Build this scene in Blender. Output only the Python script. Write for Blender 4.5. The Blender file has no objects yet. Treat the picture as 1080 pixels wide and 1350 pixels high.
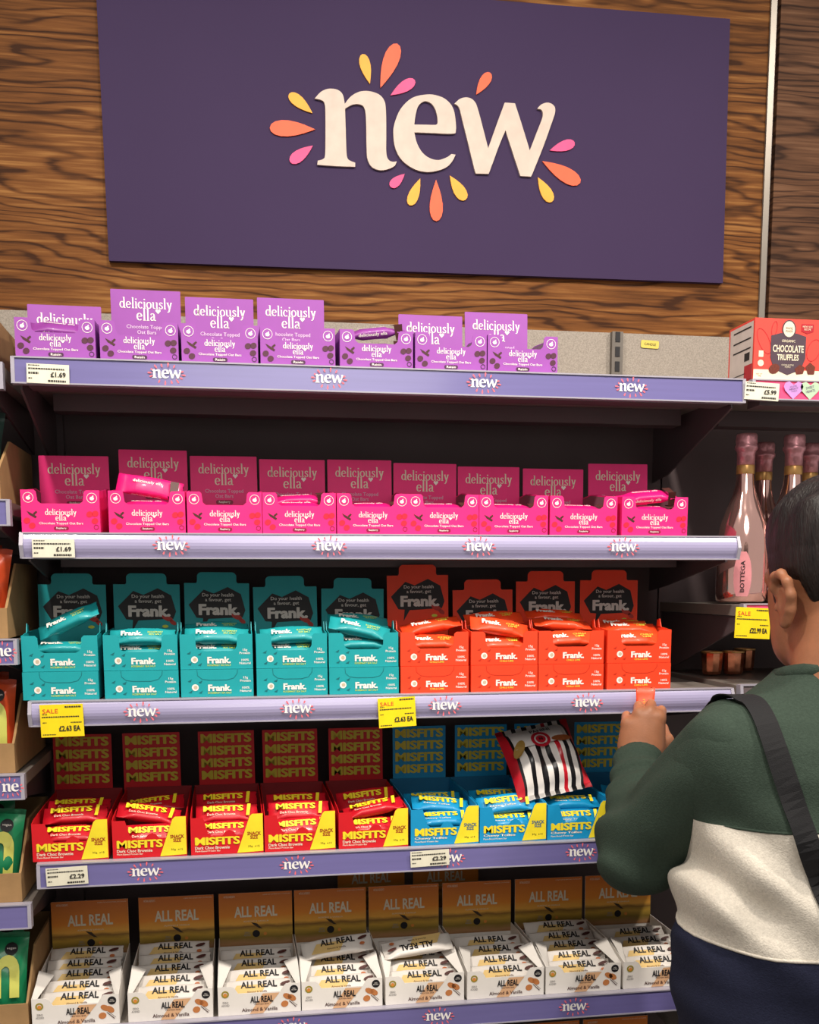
import bpy, bmesh, math, random
import numpy as np
from mathutils import Vector, Matrix, Euler
random.seed(7)
PI = math.pi
SC = bpy.context.scene
COL = SC.collection
# ------------------------------------------------------------------ camera
YAW, PITCH, ROLL, PPY, DIST, FPX, CAMZ = .165, -.1361, -.0023, 961.97, 1.8517, 1400.0, 1.5
cF = Vector((math.sin(YAW)*math.cos(PITCH), math.cos(YAW)*math.cos(PITCH), math.sin(PITCH)))
cR = Vector((math.cos(YAW), -math.sin(YAW), 0)); cU = cR.cross(cF)
cR = math.cos(ROLL)*cR + math.sin(ROLL)*cU; cU = cR.cross(cF)
cC = Vector((0, -DIST, CAMZ))
cam = bpy.data.cameras.new('camera'); cam.sensor_fit = 'VERTICAL'; cam.sensor_height = 24
cam.lens = 24*FPX/1350; cam.shift_y = (PPY-675)/1350; cam.clip_start = .02
camo = bpy.data.objects.new('camera', cam); COL.objects.link(camo)
camo.matrix_world = Matrix((( cR.x, cU.x, -cF.x, cC.x), (cR.y, cU.y, -cF.y, cC.y), (cR.z, cU.z, -cF.z, cC.z), (0, 0, 0, 1)))
SC.camera = camo
def at(u, v, Y=0.0):
    d = cF + cR*((u-540)/FPX) - cU*((v-PPY)/FPX)
    return cC + d*((Y-cC.y)/d.y)
# ------------------------------------------------------------------ light
w = bpy.data.worlds.new('world'); SC.world = w; w.use_nodes = True
w.node_tree.nodes['Background'].inputs[0].default_value = (1.0, .93, .86, 1)
w.node_tree.nodes['Background'].inputs[1].default_value = .95
def lamp(name, loc, target, power, size, color=(1, .91, .80), spread=PI):
    l = bpy.data.lights.new(name, 'AREA'); l.energy = power; l.size = size; l.color = color; l.shape = 'DISK'; l.spread = spread
    o = bpy.data.objects.new(name, l); COL.objects.link(o); o.location = loc
    o.rotation_euler = (Vector(target)-Vector(loc)).to_track_quat('-Z', 'Y').to_euler()
    return o
lamp('ceiling_spot', (-.55, -1.15, 3.25), (.1, .0, 1.15), 23, .14, (1, .91, .80), math.radians(105))
lamp('ceiling_spot', (.55, -1.20, 3.25), (.4, .0, 1.15), 23, .14, (1, .91, .80), math.radians(105))
lamp('ceiling_spot', (1.75, -1.15, 3.25), (.9, .0, 1.15), 23, .14, (1, .91, .80), math.radians(105))
lamp('ceiling_panel', (.4, -3.2, 3.3), (.4, 0, 1.2), 50, 1.4, (1, .95, .88))
vs = SC.view_settings
vs.view_transform = 'Standard'; vs.look = 'None'; vs.gamma = 1; vs.use_curve_mapping = False; vs.exposure = -.98
# ------------------------------------------------------------------ materials
def lin(h):
    if isinstance(h, str):
        h = [int(h[i:i+2], 16)/255 for i in (0, 2, 4)]
    return tuple((c/12.92 if c <= .04045 else ((c+.055)/1.055)**2.4) for c in h)+(1,)
MATS = {}
def mat(name, col, rough=.55, metal=0, coat=0, var=.06, scale=40, bump=0, bscale=200, stretch=(1, 1, 1), spec=.5, trans=0, ior=1.45, emit=0):
    if name in MATS: return MATS[name]
    m = bpy.data.materials.new(name); m.use_nodes = True; MATS[name] = m
    nt = m.node_tree; b = nt.nodes['Principled BSDF']; N = nt.nodes.new; L = nt.links.new
    b.inputs['Roughness'].default_value = rough; b.inputs['Metallic'].default_value = metal
    b.inputs['Coat Weight'].default_value = coat; b.inputs['Coat Roughness'].default_value = .12
    b.inputs['Specular IOR Level'].default_value = spec; b.inputs['Transmission Weight'].default_value = trans; b.inputs['IOR'].default_value = ior
    tc = N('ShaderNodeTexCoord'); mp = N('ShaderNodeMapping'); mp.inputs['Scale'].default_value = stretch
    L(tc.outputs['Object'], mp.inputs[0])
    nz = N('ShaderNodeTexNoise'); nz.inputs['Scale'].default_value = scale; nz.inputs['Detail'].default_value = 4
    L(mp.outputs[0], nz.inputs['Vector'])
    c = lin(col)
    rp = N('ShaderNodeValToRGB')
    rp.color_ramp.elements[0].position = .3; rp.color_ramp.elements[1].position = .7
    rp.color_ramp.elements[0].color = tuple(x*(1-var) for x in c[:3])+(1,)
    rp.color_ramp.elements[1].color = tuple(min(1, x*(1+var)) for x in c[:3])+(1,)
    L(nz.outputs['Fac'], rp.inputs[0]); L(rp.outputs[0], b.inputs['Base Color'])
    if bump:
        n2 = N('ShaderNodeTexNoise'); n2.inputs['Scale'].default_value = bscale; n2.inputs['Detail'].default_value = 3
        L(mp.outputs[0], n2.inputs['Vector'])
        bp = N('ShaderNodeBump'); bp.inputs['Strength'].default_value = bump; bp.inputs['Distance'].default_value = .002
        L(n2.outputs['Fac'], bp.inputs['Height']); L(bp.outputs[0], b.inputs['Normal'])
    return m
def wood(name, c0, c1, c2, off):
    m = bpy.data.materials.new(name); m.use_nodes = True; MATS[name] = m
    nt = m.node_tree; b = nt.nodes['Principled BSDF']; N = nt.nodes.new; L = nt.links.new
    tc = N('ShaderNodeTexCoord'); mp = N('ShaderNodeMapping'); mp.inputs['Location'].default_value = off; mp.inputs['Scale'].default_value = (.55, 1, 3.2)
    L(tc.outputs['Object'], mp.inputs[0])
    n1 = N('ShaderNodeTexNoise'); n1.inputs['Scale'].default_value = 2.1; n1.inputs['Detail'].default_value = 4; n1.inputs['Roughness'].default_value = .5
    L(mp.outputs[0], n1.inputs['Vector'])
    # rings: fract(noise*k + z*k2)
    sx = N('ShaderNodeSeparateXYZ'); L(mp.outputs[0], sx.inputs[0])
    a = N('ShaderNodeMath'); a.operation = 'MULTIPLY_ADD'; a.inputs[1].default_value = 13.0; L(n1.outputs['Fac'], a.inputs[0])
    z = N('ShaderNodeMath'); z.operation = 'MULTIPLY'; z.inputs[1].default_value = 13; L(sx.outputs['Z'], z.inputs[0]); L(z.outputs[0], a.inputs[2])
    s = N('ShaderNodeMath'); s.operation = 'MULTIPLY'; s.inputs[1].default_value = 6.2832; L(a.outputs[0], s.inputs[0])
    sn = N('ShaderNodeMath'); sn.operation = 'SINE'; L(s.outputs[0], sn.inputs[0])
    mp2 = N('ShaderNodeMapping'); mp2.inputs['Location'].default_value = off; mp2.inputs['Scale'].default_value = (1.0, 1, 26); L(tc.outputs['Object'], mp2.inputs[0])
    n2 = N('ShaderNodeTexNoise'); n2.inputs['Scale'].default_value = 4.5; n2.inputs['Detail'].default_value = 6; n2.inputs['Roughness'].default_value = .62; L(mp2.outputs[0], n2.inputs['Vector'])
    mp3 = N('ShaderNodeMapping'); mp3.inputs['Scale'].default_value = (.8, 1, 2.2); mp3.inputs['Location'].default_value = off; L(tc.outputs['Object'], mp3.inputs[0])
    n3 = N('ShaderNodeTexNoise'); n3.inputs['Scale'].default_value = 3; n3.inputs['Detail'].default_value = 2; L(mp3.outputs[0], n3.inputs['Vector'])
    p1 = N('ShaderNodeMath'); p1.operation = 'MULTIPLY_ADD'; p1.inputs[1].default_value = .5; p1.inputs[2].default_value = .5; L(sn.outputs[0], p1.inputs[0])
    p2 = N('ShaderNodeMath'); p2.operation = 'POWER'; p2.inputs[1].default_value = 5; L(p1.outputs[0], p2.inputs[0])
    f = N('ShaderNodeMath'); f.operation = 'MULTIPLY_ADD'; f.inputs[1].default_value = -.24; L(p2.outputs[0], f.inputs[0])
    g = N('ShaderNodeMath'); g.operation = 'MULTIPLY_ADD'; g.inputs[1].default_value = .85; g.inputs[2].default_value = -.06; L(n2.outputs['Fac'], g.inputs[0])
    h = N('ShaderNodeMath'); h.operation = 'MULTIPLY_ADD'; h.inputs[1].default_value = .30; L(n3.outputs['Fac'], h.inputs[0]); L(g.outputs[0], h.inputs[2])
    L(h.outputs[0], f.inputs[2])
    rp = N('ShaderNodeValToRGB'); e = rp.color_ramp.elements
    e[0].position = .26; e[0].color = lin(c0); e[1].position = .78; e[1].color = lin(c2)
    k = e.new(.53); k.color = lin(c1)
    L(f.outputs[0], rp.inputs[0]); L(rp.outputs[0], b.inputs['Base Color'])
    b.inputs['Roughness'].default_value = .6; b.inputs['Specular IOR Level'].default_value = .12
    bp = N('ShaderNodeBump'); bp.inputs['Strength'].default_value = .25; bp.inputs['Distance'].default_value = .002; L(f.outputs[0], bp.inputs['Height']); L(bp.outputs[0], b.inputs['Normal'])
    return m
def zgrad(name, stops, rough=.5, noise=.05, coat=0):
    m = bpy.data.materials.new(name); m.use_nodes = True; MATS[name] = m
    nt = m.node_tree; b = nt.nodes['Principled BSDF']; N = nt.nodes.new; L = nt.links.new
    tc = N('ShaderNodeTexCoord'); sx = N('ShaderNodeSeparateXYZ'); L(tc.outputs['Generated'], sx.inputs[0])
    mp = N('ShaderNodeMapping'); mp.inputs['Scale'].default_value = (3, 1, 9); L(tc.outputs['Generated'], mp.inputs[0])
    nz = N('ShaderNodeTexNoise'); nz.inputs['Scale'].default_value = 1.4; nz.inputs['Detail'].default_value = 4; L(mp.outputs[0], nz.inputs['Vector'])
    a = N('ShaderNodeMath'); a.operation = 'MULTIPLY_ADD'; a.inputs[1].default_value = noise; L(nz.outputs['Fac'], a.inputs[0]); L(sx.outputs['Z'], a.inputs[2])
    rp = N('ShaderNodeValToRGB'); el = rp.color_ramp.elements
    el[0].position = stops[0][0]; el[0].color = lin(stops[0][1]); el[1].position = stops[-1][0]; el[1].color = lin(stops[-1][1])
    for p, c in stops[1:-1]:
        k = el.new(p); k.color = lin(c)
    L(a.outputs[0], rp.inputs[0]); L(rp.outputs[0], b.inputs['Base Color']); b.inputs['Roughness'].default_value = rough; b.inputs['Coat Weight'].default_value = coat
    return m
# ------------------------------------------------------------------ mesh helpers
class MB:
    def __init__(s): s.v = []; s.f = []
    def add(s, v, f):
        n = len(s.v); s.v += [tuple(p) for p in v]; s.f += [tuple(i+n for i in q) for q in f]; return s
    def prism(s, poly, y0, y1):                      # poly (x,z) counter-clockwise seen from -Y, y0 front
        n = len(poly)
        v = [(x, y0, z) for x, z in poly]+[(x, y1, z) for x, z in poly]
        f = [tuple(range(n)), tuple(range(2*n-1, n-1, -1))]+[(i, i+n, (i+1) % n+n, (i+1) % n) for i in range(n)]
        return s.add(v, f)
    def prismx(s, poly, x0, x1):                     # poly (y,z) extruded along X
        n = len(poly)
        v = [(x0, y, z) for y, z in poly]+[(x1, y, z) for y, z in poly]
        f = [tuple(range(n-1, -1, -1)), tuple(range(n, 2*n))]+[(i, (i+1) % n, (i+1) % n+n, i+n) for i in range(n)]
        return s.add(v, f)
    def prismz(s, poly, z0, z1):
        n = len(poly)
        v = [(x, y, z0) for x, y in poly]+[(x, y, z1) for x, y in poly]
        f = [tuple(range(n-1, -1, -1)), tuple(range(n, 2*n))]+[(i, (i+1) % n, (i+1) % n+n, i+n) for i in range(n)]
        return s.add(v, f)
    def box(s, x0, x1, y0, y1, z0, z1):
        return s.prism([(x0, z0), (x1, z0), (x1, z1), (x0, z1)], y0, y1)
    def flat(s, poly, y=0):
        return s.add([(x, y, z) for x, z in poly], [tuple(range(len(poly)))])
    def lathe(s, prof, n=24, cx=0, cy=0):
        v = []; f = []
        for r, z in prof:
            for k in range(n):
                a = 2*PI*k/n; v.append((cx+r*math.cos(a), cy+r*math.sin(a), z))
        for i in range(len(prof)-1):
            for k in range(n):
                f.append((i*n+k, i*n+(k+1) % n, (i+1)*n+(k+1) % n, (i+1)*n+k))
        f.append(tuple(range(n-1, -1, -1))); f.append(tuple((len(prof)-1)*n+k for k in range(n)))
        return s.add(v, f)
    def tube(s, pts, r, n=6, flat=1.0):
        pts = [Vector(p) for p in pts]; v = []; f = []; up = Vector((0, 0, 1))
        for i, p in enumerate(pts):
            t = (pts[min(i+1, len(pts)-1)]-pts[max(i-1, 0)]).normalized()
            a = t.cross(up)
            if a.length < 1e-3: a = t.cross(Vector((0, 1, 0)))
            a.normalize(); b = a.cross(t)
            rr = r[i] if isinstance(r, (list, tuple)) else r
            for k in range(n):
                an = 2*PI*k/n; v.append(p+a*math.cos(an)*rr+b*math.sin(an)*rr*flat)
        for i in range(len(pts)-1):
            for k in range(n):
                f.append((i*n+k, i*n+(k+1) % n, (i+1)*n+(k+1) % n, (i+1)*n+k))
        f.append(tuple(range(n-1, -1, -1))); f.append(tuple((len(pts)-1)*n+k for k in range(n)))
        return s.add(v, f)
    def mesh(s, name, m, smooth=False, fix=False):
        me = bpy.data.meshes.new(name); me.from_pydata(s.v, [], s.f); me.materials.append(m)
        if fix:
            bm = bmesh.new(); bm.from_mesh(me); bmesh.ops.recalc_face_normals(bm, faces=bm.faces); bm.to_mesh(me); bm.free()
        if smooth: me.shade_smooth()
        me.update(); return me
def rrect(w, h, r=.002, cx=0, cz=0, n=3, corners=(1, 1, 1, 1)):
    p = []
    for k, (sx, sz, a0) in enumerate(((1, -1, -PI/2), (1, 1, 0), (-1, 1, PI/2), (-1, -1, PI))):
        rr = r if corners[k] else 0
        if rr == 0: p.append((cx+sx*w/2, cz+sz*h/2)); continue
        for i in range(n+1):
            a = a0+PI/2*i/n; p.append((cx+sx*(w/2-rr)+rr*math.cos(a), cz+sz*(h/2-rr)+rr*math.sin(a)))
    return p
def disc(r, cx=0, cz=0, n=16, rz=None, rot=0):
    rz = rz or r; c, s = math.cos(rot), math.sin(rot)
    return [(cx+r*math.cos(a)*c-rz*math.sin(a)*s, cz+r*math.cos(a)*s+rz*math.sin(a)*c) for a in [2*PI*k/n for k in range(n)]]
def ringmesh(mb, r0, r1, cx, cz, n=18, y=0):
    v = [(cx+r0*math.cos(2*PI*k/n), y, cz+r0*math.sin(2*PI*k/n)) for k in range(n)]+[(cx+r1*math.cos(2*PI*k/n), y, cz+r1*math.sin(2*PI*k/n)) for k in range(n)]
    return mb.add(v, [(k+n, (k+1) % n+n, (k+1) % n, k) if r1 > r0 else (k, (k+1) % n, (k+1) % n+n, k+n) for k in range(n)])
CACHE = {}
def cached(key, fn):
    if key not in CACHE: CACHE[key] = fn()
    return CACHE[key]
def curve_mesh(name, splines, m, extrude=0, bevel=0):
    cu = bpy.data.curves.new(name, 'CURVE'); cu.dimensions = '2D'; cu.fill_mode = 'BOTH' if not extrude else 'BOTH'; cu.extrude = extrude; cu.bevel_depth = bevel; cu.bevel_resolution = 1
    for pts in splines:
        sp = cu.splines.new('POLY'); sp.points.add(len(pts)-1); sp.use_cyclic_u = True
        for i, (x, y) in enumerate(pts): sp.points[i].co = (x, y, 0, 1)
    return _conv(cu, name, m)
def _conv(cu, name, m):
    o = bpy.data.objects.new('tmp', cu); COL.objects.link(o)
    dg = bpy.context.evaluated_depsgraph_get(); dg.update()
    me = bpy.data.meshes.new_from_object(o.evaluated_get(dg)); me.name = name
    bpy.data.objects.remove(o); bpy.data.curves.remove(cu)
    me.materials.clear(); me.materials.append(m)
    for v in me.vertices:
        x, y, z = v.co; v.co = (x, -z, y)
    me.update(); return me
def text(s, wd, ht, m, bold=0.0, res=2, spacing=1.0, line=1.0, fat=0.0):
    key = ('text', s, round(wd, 5), round(ht, 5), m.name, bold, fat)
    def fn():
        cu = bpy.data.curves.new('t', 'FONT'); cu.body = s; cu.size = 1; cu.align_x = 'CENTER'; cu.offset = bold; cu.resolution_u = res; cu.fill_mode = 'FRONT'
        cu.space_character = spacing; cu.space_line = line
        me = _conv(cu, 'lettering', m)
        if fat:                                          # heavy weight: the outline struck again at small shifts
            v0 = [tuple(v.co) for v in me.vertices]; f0 = [tuple(p.vertices) for p in me.polygons]; mb = MB()
            for li, (ox, oz) in enumerate(((0, 0), (-fat, 0), (fat, 0), (0, -fat*.6), (0, fat*.6), (-fat*.5, fat*.3), (fat*.5, -fat*.3))): mb.add([(x+ox, -.00007*li, z+oz) for x, y, z in v0], f0)
            me = mb.mesh('lettering', m)
        xs = [v.co.x for v in me.vertices]; zs = [v.co.z for v in me.vertices]
        cx, cz = (min(xs)+max(xs))/2, (min(zs)+max(zs))/2; sx = wd/(max(xs)-min(xs)); sz = ht/(max(zs)-min(zs)) if ht else sx
        for v in me.vertices: v.co = ((v.co.x-cx)*sx, v.co.y if fat else 0, (v.co.z-cz)*sz)
        me.update(); return me
    return cached(key, fn)
# serif lettering drawn with a broad nib
def arc(cx, cy, rx, ry, a0, a1, n=12):
    return [(cx+rx*math.cos(math.radians(a0+(a1-a0)*i/n)), cy+ry*math.sin(math.radians(a0+(a1-a0)*i/n))) for i in range(n+1)]
GL = {'d': (.95, [arc(.38, .5, .29, .46, 0, 360, 16), [(.70, 1.62), (.70, .02)], [(.52, 1.6), (.72, 1.6)], [(.68, .03), (.92, .03)]]),
      'e': (.80, [[(.10, .54), (.68, .54)], arc(.39, .5, .31, .47, 6, 318, 15)]),
      'l': (.46, [[(.23, 1.62), (.23, .02)], [(.06, 1.6), (.25, 1.6)], [(.06, .03), (.42, .03)]]),
      'i': (.46, [[(.23, 1.0), (.23, .02)], [(.06, .97), (.25, .97)], [(.06, .03), (.42, .03)], [(.23, 1.26), (.23, 1.46)]]),
      'c': (.76, [arc(.40, .5, .31, .47, 45, 318, 14), [(.60, .84), (.60, .70)]]),
      'o': (.86, [arc(.42, .5, .33, .46, 0, 360, 18)]),
      'u': (1.0, [[(.20, .97), (.20, .32)]+arc(.43, .30, .23, .26, 180, 300, 6), [(.74, .97), (.74, .02)], [(.03, .97), (.22, .97)], [(.56, .97), (.76, .97)], [(.72, .03), (.96, .03)]]),
      's': (.68, [[(.56, .78), (.48, .93), (.32, .97), (.16, .88), (.14, .72), (.28, .57), (.46, .45), (.56, .30), (.50, .10), (.32, .03), (.16, .08), (.08, .26)]]),
      'y': (.88, [[(.16, .97), (.46, .05)], [(.72, .97), (.50, .20), (.38, -.30), (.26, -.46), (.10, -.42)], [(.02, .97), (.36, .97)], [(.58, .97), (.86, .97)]]),
      'a': (.88, [[(.16, .76), (.22, .92), (.36, .97), (.52, .92), (.60, .74), (.60, .18), (.68, .05), (.84, .05)], [(.60, .58), (.40, .54), (.20, .42), (.13, .24), (.22, .06), (.38, .05), (.52, .14), (.60, .28)]]),
      'h': (.0, [])}
def nib(s, wd, m, V=.21, H=.085):
    def fn():
        mb = MB(); x0 = 0
        for ch in s:
            if ch == ' ': x0 += .5; continue
            adv, strokes = GL[ch]
            for st in strokes:
                P = [Vector((x, y)) for x, y in st]; v = []
                for i, p in enumerate(P):
                    t = (P[min(i+1, len(P)-1)]-P[max(i-1, 0)]).normalized(); n = Vector((-t.y, t.x))
                    hw = .5*math.sqrt((V*t.y)**2+(H*t.x)**2)
                    v += [p+n*hw, p-n*hw]
                mb.add([(x0+q.x, 0, q.y) for q in v], [(2*i+1, 2*i+3, 2*i+2, 2*i) for i in range(len(P)-1)])
            x0 += adv+.03
        xs = [p[0] for p in mb.v]; a, b = min(xs), max(xs); k = wd/(b-a)
        mb.v = [((x-(a+b)/2)*k, 0, (z-.5)*k) for x, y, z in mb.v]
        return mb.mesh('lettering', m)
    return cached(('nib', s, round(wd, 5), m.name), fn)
# ------------------------------------------------------------------ object helpers
def thing(name, label, cat, loc=(0, 0, 0), rot=(0, 0, 0), group=None, mesh=None):
    o = bpy.data.objects.new(name, mesh); COL.objects.link(o); o.location = loc; o.rotation_euler = rot
    o['label'] = label; o['category'] = cat
    if group: o['group'] = group
    return o
def part(name, mesh, parent, loc=(0, 0, 0), rot=(0, 0, 0), label=None):
    o = bpy.data.objects.new(name, mesh); COL.objects.link(o); o.parent = parent; o.location = loc; o.rotation_euler = rot
    if label: o['label'] = label
    return o
def struct(name, mesh, parent=None, label=None, cat=None):
    o = bpy.data.objects.new(name, mesh); COL.objects.link(o); o.parent = parent
    if not parent: o['kind'] = 'structure'
    if label and not parent: o['label'] = label; o['category'] = cat
    return o
ORD = ['first', 'second', 'third', 'fourth', 'fifth', 'sixth', 'seventh', 'eighth', 'ninth', 'tenth']
# ------------------------------------------------------------------ palette
WHITE = mat('print_white', 'F2ECE4', .5); CREAM = mat('print_cream', 'E9DEC8', .55); BLACK = mat('print_black', '17151A', .5)
YEL = mat('print_yellow', 'F3DE2C', .5); REDP = mat('print_red', 'D8202A', .5)
dark_metal = mat('dark_brown_metal', '64575A', .5, .15, var=.08, scale=6)
dark_panel = mat('dark_panel', '66585A', .6, .0, var=.1, scale=5)
grey_metal = mat('warm_grey_metal', '8E8780', .42, .35, var=.06, scale=8)
hessian = mat('speckled_grey_panel', '9C9389', .8, var=.22, scale=420, bump=.3, bscale=500)
card = mat('cardboard', 'A27F55', .85, var=.1, scale=30, bump=.15, bscale=90)
card_in = mat('grey_board_inside', 'B9AFA8', .8, var=.05)
# ------------------------------------------------------------------ structure
SH_Z = [1.8615, 1.5846, 1.3068, 1.0280, .7289]
XL, XR = -.3353, .9147
fl = MB().box(-3, 4, -5, .45, -.05, 0).mesh('floor', mat('floor_tiles', '8D857C', .35, var=.08, scale=3))
struct('floor', fl, None, 'polished grey store floor below the shelves', 'floor')
WALLY = .405
wb = MB().box(-3, 4, .42, .5, 0, 3.4).mesh('wall', dark_panel)
wall = struct('wall_back', wb, None, 'wood panelled store wall behind the shelves', 'wall')
part('panel', MB().box(-1.35, 1.147, WALLY, .42, 1.95, 3.4).mesh('panel', wood('walnut_laminate', '3C210F', '774A24', 'AB7A44', (0.3, 0, .15))), wall, label='brown wood grain laminate panel')
part('panel', MB().box(1.172, 3.7, WALLY, .42, 1.95, 3.4).mesh('panel', wood('walnut_laminate_dull', '342118', '644430', '86634A', (4.1, 0, 1.7))), wall, label='duller wood grain laminate panel')
part('panel', MB().box(-3, -1.375, WALLY, .42, 1.95, 3.4).mesh('panel', MATS['walnut_laminate']), wall, label='wood grain laminate panel')
struct('trim_1', MB().box(1.147, 1.160, WALLY-.006, .42, 1.95, 3.4).mesh('trim', mat('brushed_aluminium', '8A837B', .35, .5, var=.04)), None, 'slim vertical metal strip between the wood panels', 'trim')
# ------------------------------------------------------------------ the big sign
SGC = Vector((.417, WALLY-.006, 2.395)); SGROT = -.0092
sgnm = mat('sign_navy_purple', '3E3050', .6, var=.03, scale=3, spec=.12)
sign = thing('wall_sign', 'large navy purple wall sign reading new with coloured petals', 'sign', (SGC.x, WALLY, SGC.z), (0, SGROT, 0))
part('sign_board', MB().prism(rrect(1.277, .524, .0008), -.012, 0).mesh('sign_board', sgnm), sign)
def sp(x, y):                                           # traced point of the lettering -> board coordinates
    p = at(320+x/2.25, 30+y/2.25, WALLY-.012); dx, dz = p.x-SGC.x, p.z-SGC.z
    c, s = math.cos(SGROT), math.sin(SGROT)
    return (dx*c-dz*s, dx*s+dz*c)
def smooth(pts, sharp=(), n=4):                         # closed Catmull-Rom with sharp corners
    out = []; N = len(pts)
    for i in range(N):
        p0, p1, p2, p3 = pts[i-1], pts[i], pts[(i+1) % N], pts[(i+2) % N]
        if i in sharp: p0 = p1
        if (i+1) % N in sharp: p3 = p2
        for k in range(n):
            t = k/n
            out.append(tuple(.5*(2*p1[j]+(p2[j]-p0[j])*t+(2*p0[j]-5*p1[j]+4*p2[j]-p3[j])*t*t+(3*p1[j]-p0[j]-3*p2[j]+p3[j])*t**3) for j in (0, 1)))
    return out
n_pts = [(213, 228), (232, 208), (255, 199), (280, 202), (296, 216), (302, 244), (320, 222), (345, 208), (372, 206), (402, 215), (419, 234), (424, 264), (425, 330), (425, 385), (430, 407), (442, 415), (456, 414), (450, 427), (430, 437), (405, 440), (382, 430), (370, 408), (367, 380), (366, 320), (364, 272), (358, 252), (345, 245), (325, 246), (303, 258), (305, 320), (307, 380), (310, 404), (318, 412), (333, 418), (333, 430), (277, 428), (221, 424), (222, 412), (238, 407), (244, 394), (245, 340), (245, 280), (244, 250), (239, 236), (228, 231)]
n_sh = {0, 5, 16, 28, 33, 34, 36, 37}
e_out = [(545, 216), (502, 226), (468, 258), (450, 300), (446, 332), (452, 375), (472, 411), (505, 435), (540, 445), (575, 442), (605, 430), (622, 411), (630, 394), (618, 392), (604, 402), (580, 410), (555, 405), (532, 388), (516, 360), (508, 328), (560, 330), (622, 332), (631, 322), (630, 290), (622, 255), (602, 231), (575, 219)]
e_sh = {12, 13, 19}
e_in = [(508, 305), (512, 275), (520, 250), (535, 237), (550, 238), (565, 250), (575, 275), (577, 300), (571, 306)]
w_pts = [(627, 243), (645, 228), (668, 225), (685, 235), (695, 255), (710, 310), (727, 376), (750, 310), (776, 240), (806, 242), (828, 310), (850, 382), (870, 330), (888, 282), (885, 262), (872, 258), (885, 245), (905, 240), (922, 250), (925, 268), (915, 300), (890, 370), (862, 440), (854, 459), (822, 457), (815, 435), (797, 380), (778, 322), (760, 365), (738, 425), (728, 451), (690, 450), (684, 428), (665, 350), (650, 290), (642, 258), (635, 248)]
w_sh = {0, 6, 8, 9, 11, 15, 23, 24, 27, 30, 31}
def ccw(p):
    a = sum(p[i-1][0]*p[i][1]-p[i][0]*p[i-1][1] for i in range(len(p)))
    return p if a > 0 else p[::-1]
letters = [[smooth(n_pts, n_sh)], [smooth(e_out, e_sh), smooth(e_in, {0, 8})], [smooth(w_pts, w_sh)]]
letters = [[[sp(*q) for q in s] for s in L] for L in letters]
cream_l = mat('sign_letter_cream', 'D0BDB0', .5)
for nm, L in zip('new', letters):
    me = curve_mesh('letter', L, cream_l, .0025)
    part('letter', me, sign, (0, -.0145, 0), label='cream letter '+nm)
PET = [((377, 183), (355, 95), 34, 'y'), ((408, 195), (458, 64), 50, 'o'), ((438, 217), (510, 172), 36, 'p'), ((692, 215), (733, 150), 34, 'o'), ((207, 270), (138, 212), 36, 'y'), ((215, 318), (80, 313), 52, 'o'), ((208, 366), (141, 415), 38, 'p'),
       ((480, 450), (438, 488), 30, 'p'), ((526, 463), (495, 543), 34, 'y'), ((573, 467), (574, 590), 42, 'o'), ((614, 455), (660, 527), 38, 'y'), ((910, 380), (984, 357), 34, 'p'), ((888, 412), (1000, 477), 48, 'o'), ((875, 460), (916, 533), 36, 'y')]
PC = {'y': mat('petal_amber', 'F0A832', .5), 'o': mat('petal_orange', 'EE6038', .5), 'p': mat('petal_pink', 'EC4C86', .5)}
def petal(tip, end, wd, n=18):
    t, e = Vector(tip), Vector(end); d = e-t; Ln = d.length; d /= Ln; nn = Vector((-d.y, d.x)); out = []
    for k in range(n):
        a = 2*PI*k/n; u = .5-.5*math.cos(a); s = math.sin(a)*(u**.55)*.62*wd
        q = t+d*(u*Ln)+nn*s; out.append((q.x, q.y))
    return out
for tip, end, wd, c in PET:
    pl = [sp(*q) for q in petal(tip, end, wd)]
    part('petal', curve_mesh('petal', [pl], PC[c], .0015), sign, (0, -.0135, 0), label={'y': 'amber', 'o': 'orange', 'p': 'pink'}[c]+' petal')
# small printed logo for the rails
rail_white = mat('rail_print_white', 'F6F2F0', .45); rail_coral = mat('rail_print_coral', 'F0707A', .45)
def small_logo():
    allp = [q for L in letters for s in L for q in s]; x0, x1 = min(q[0] for q in allp), max(q[0] for q in allp); z0, z1 = min(q[1] for q in allp), max(q[1] for q in allp)
    k = .047/(x1-x0); cx, cz = (x0+x1)/2, (z0+z1)/2
    spl = [[((x-cx)*k, (z-cz)*k) for x, z in s[::2]] for L in letters for s in L]
    a = curve_mesh('new_lettering', spl, rail_white)
    mb = MB()
    for i in range(16):
        an = 2*PI*(i+.5)/16+.1; big = 1.0 if i % 2 else .75
        rx, rz = .0225, .0095
        tip = (rx*math.cos(an)*1.02, rz*math.sin(an)*1.05)
        dx, dz = math.cos(an)*.9, math.sin(an)
        ln = .0085*big
        if abs(dx) < .75 and i not in (2, 3, 4, 5, 10, 11, 12, 13): continue
        mb.flat(ccw(petal(tip, (tip[0]+dx*ln, tip[1]+dz*ln), .0030, 8)))
    return a, mb.mesh('petals', rail_coral)
LOGO_T, LOGO_P = small_logo()
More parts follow.
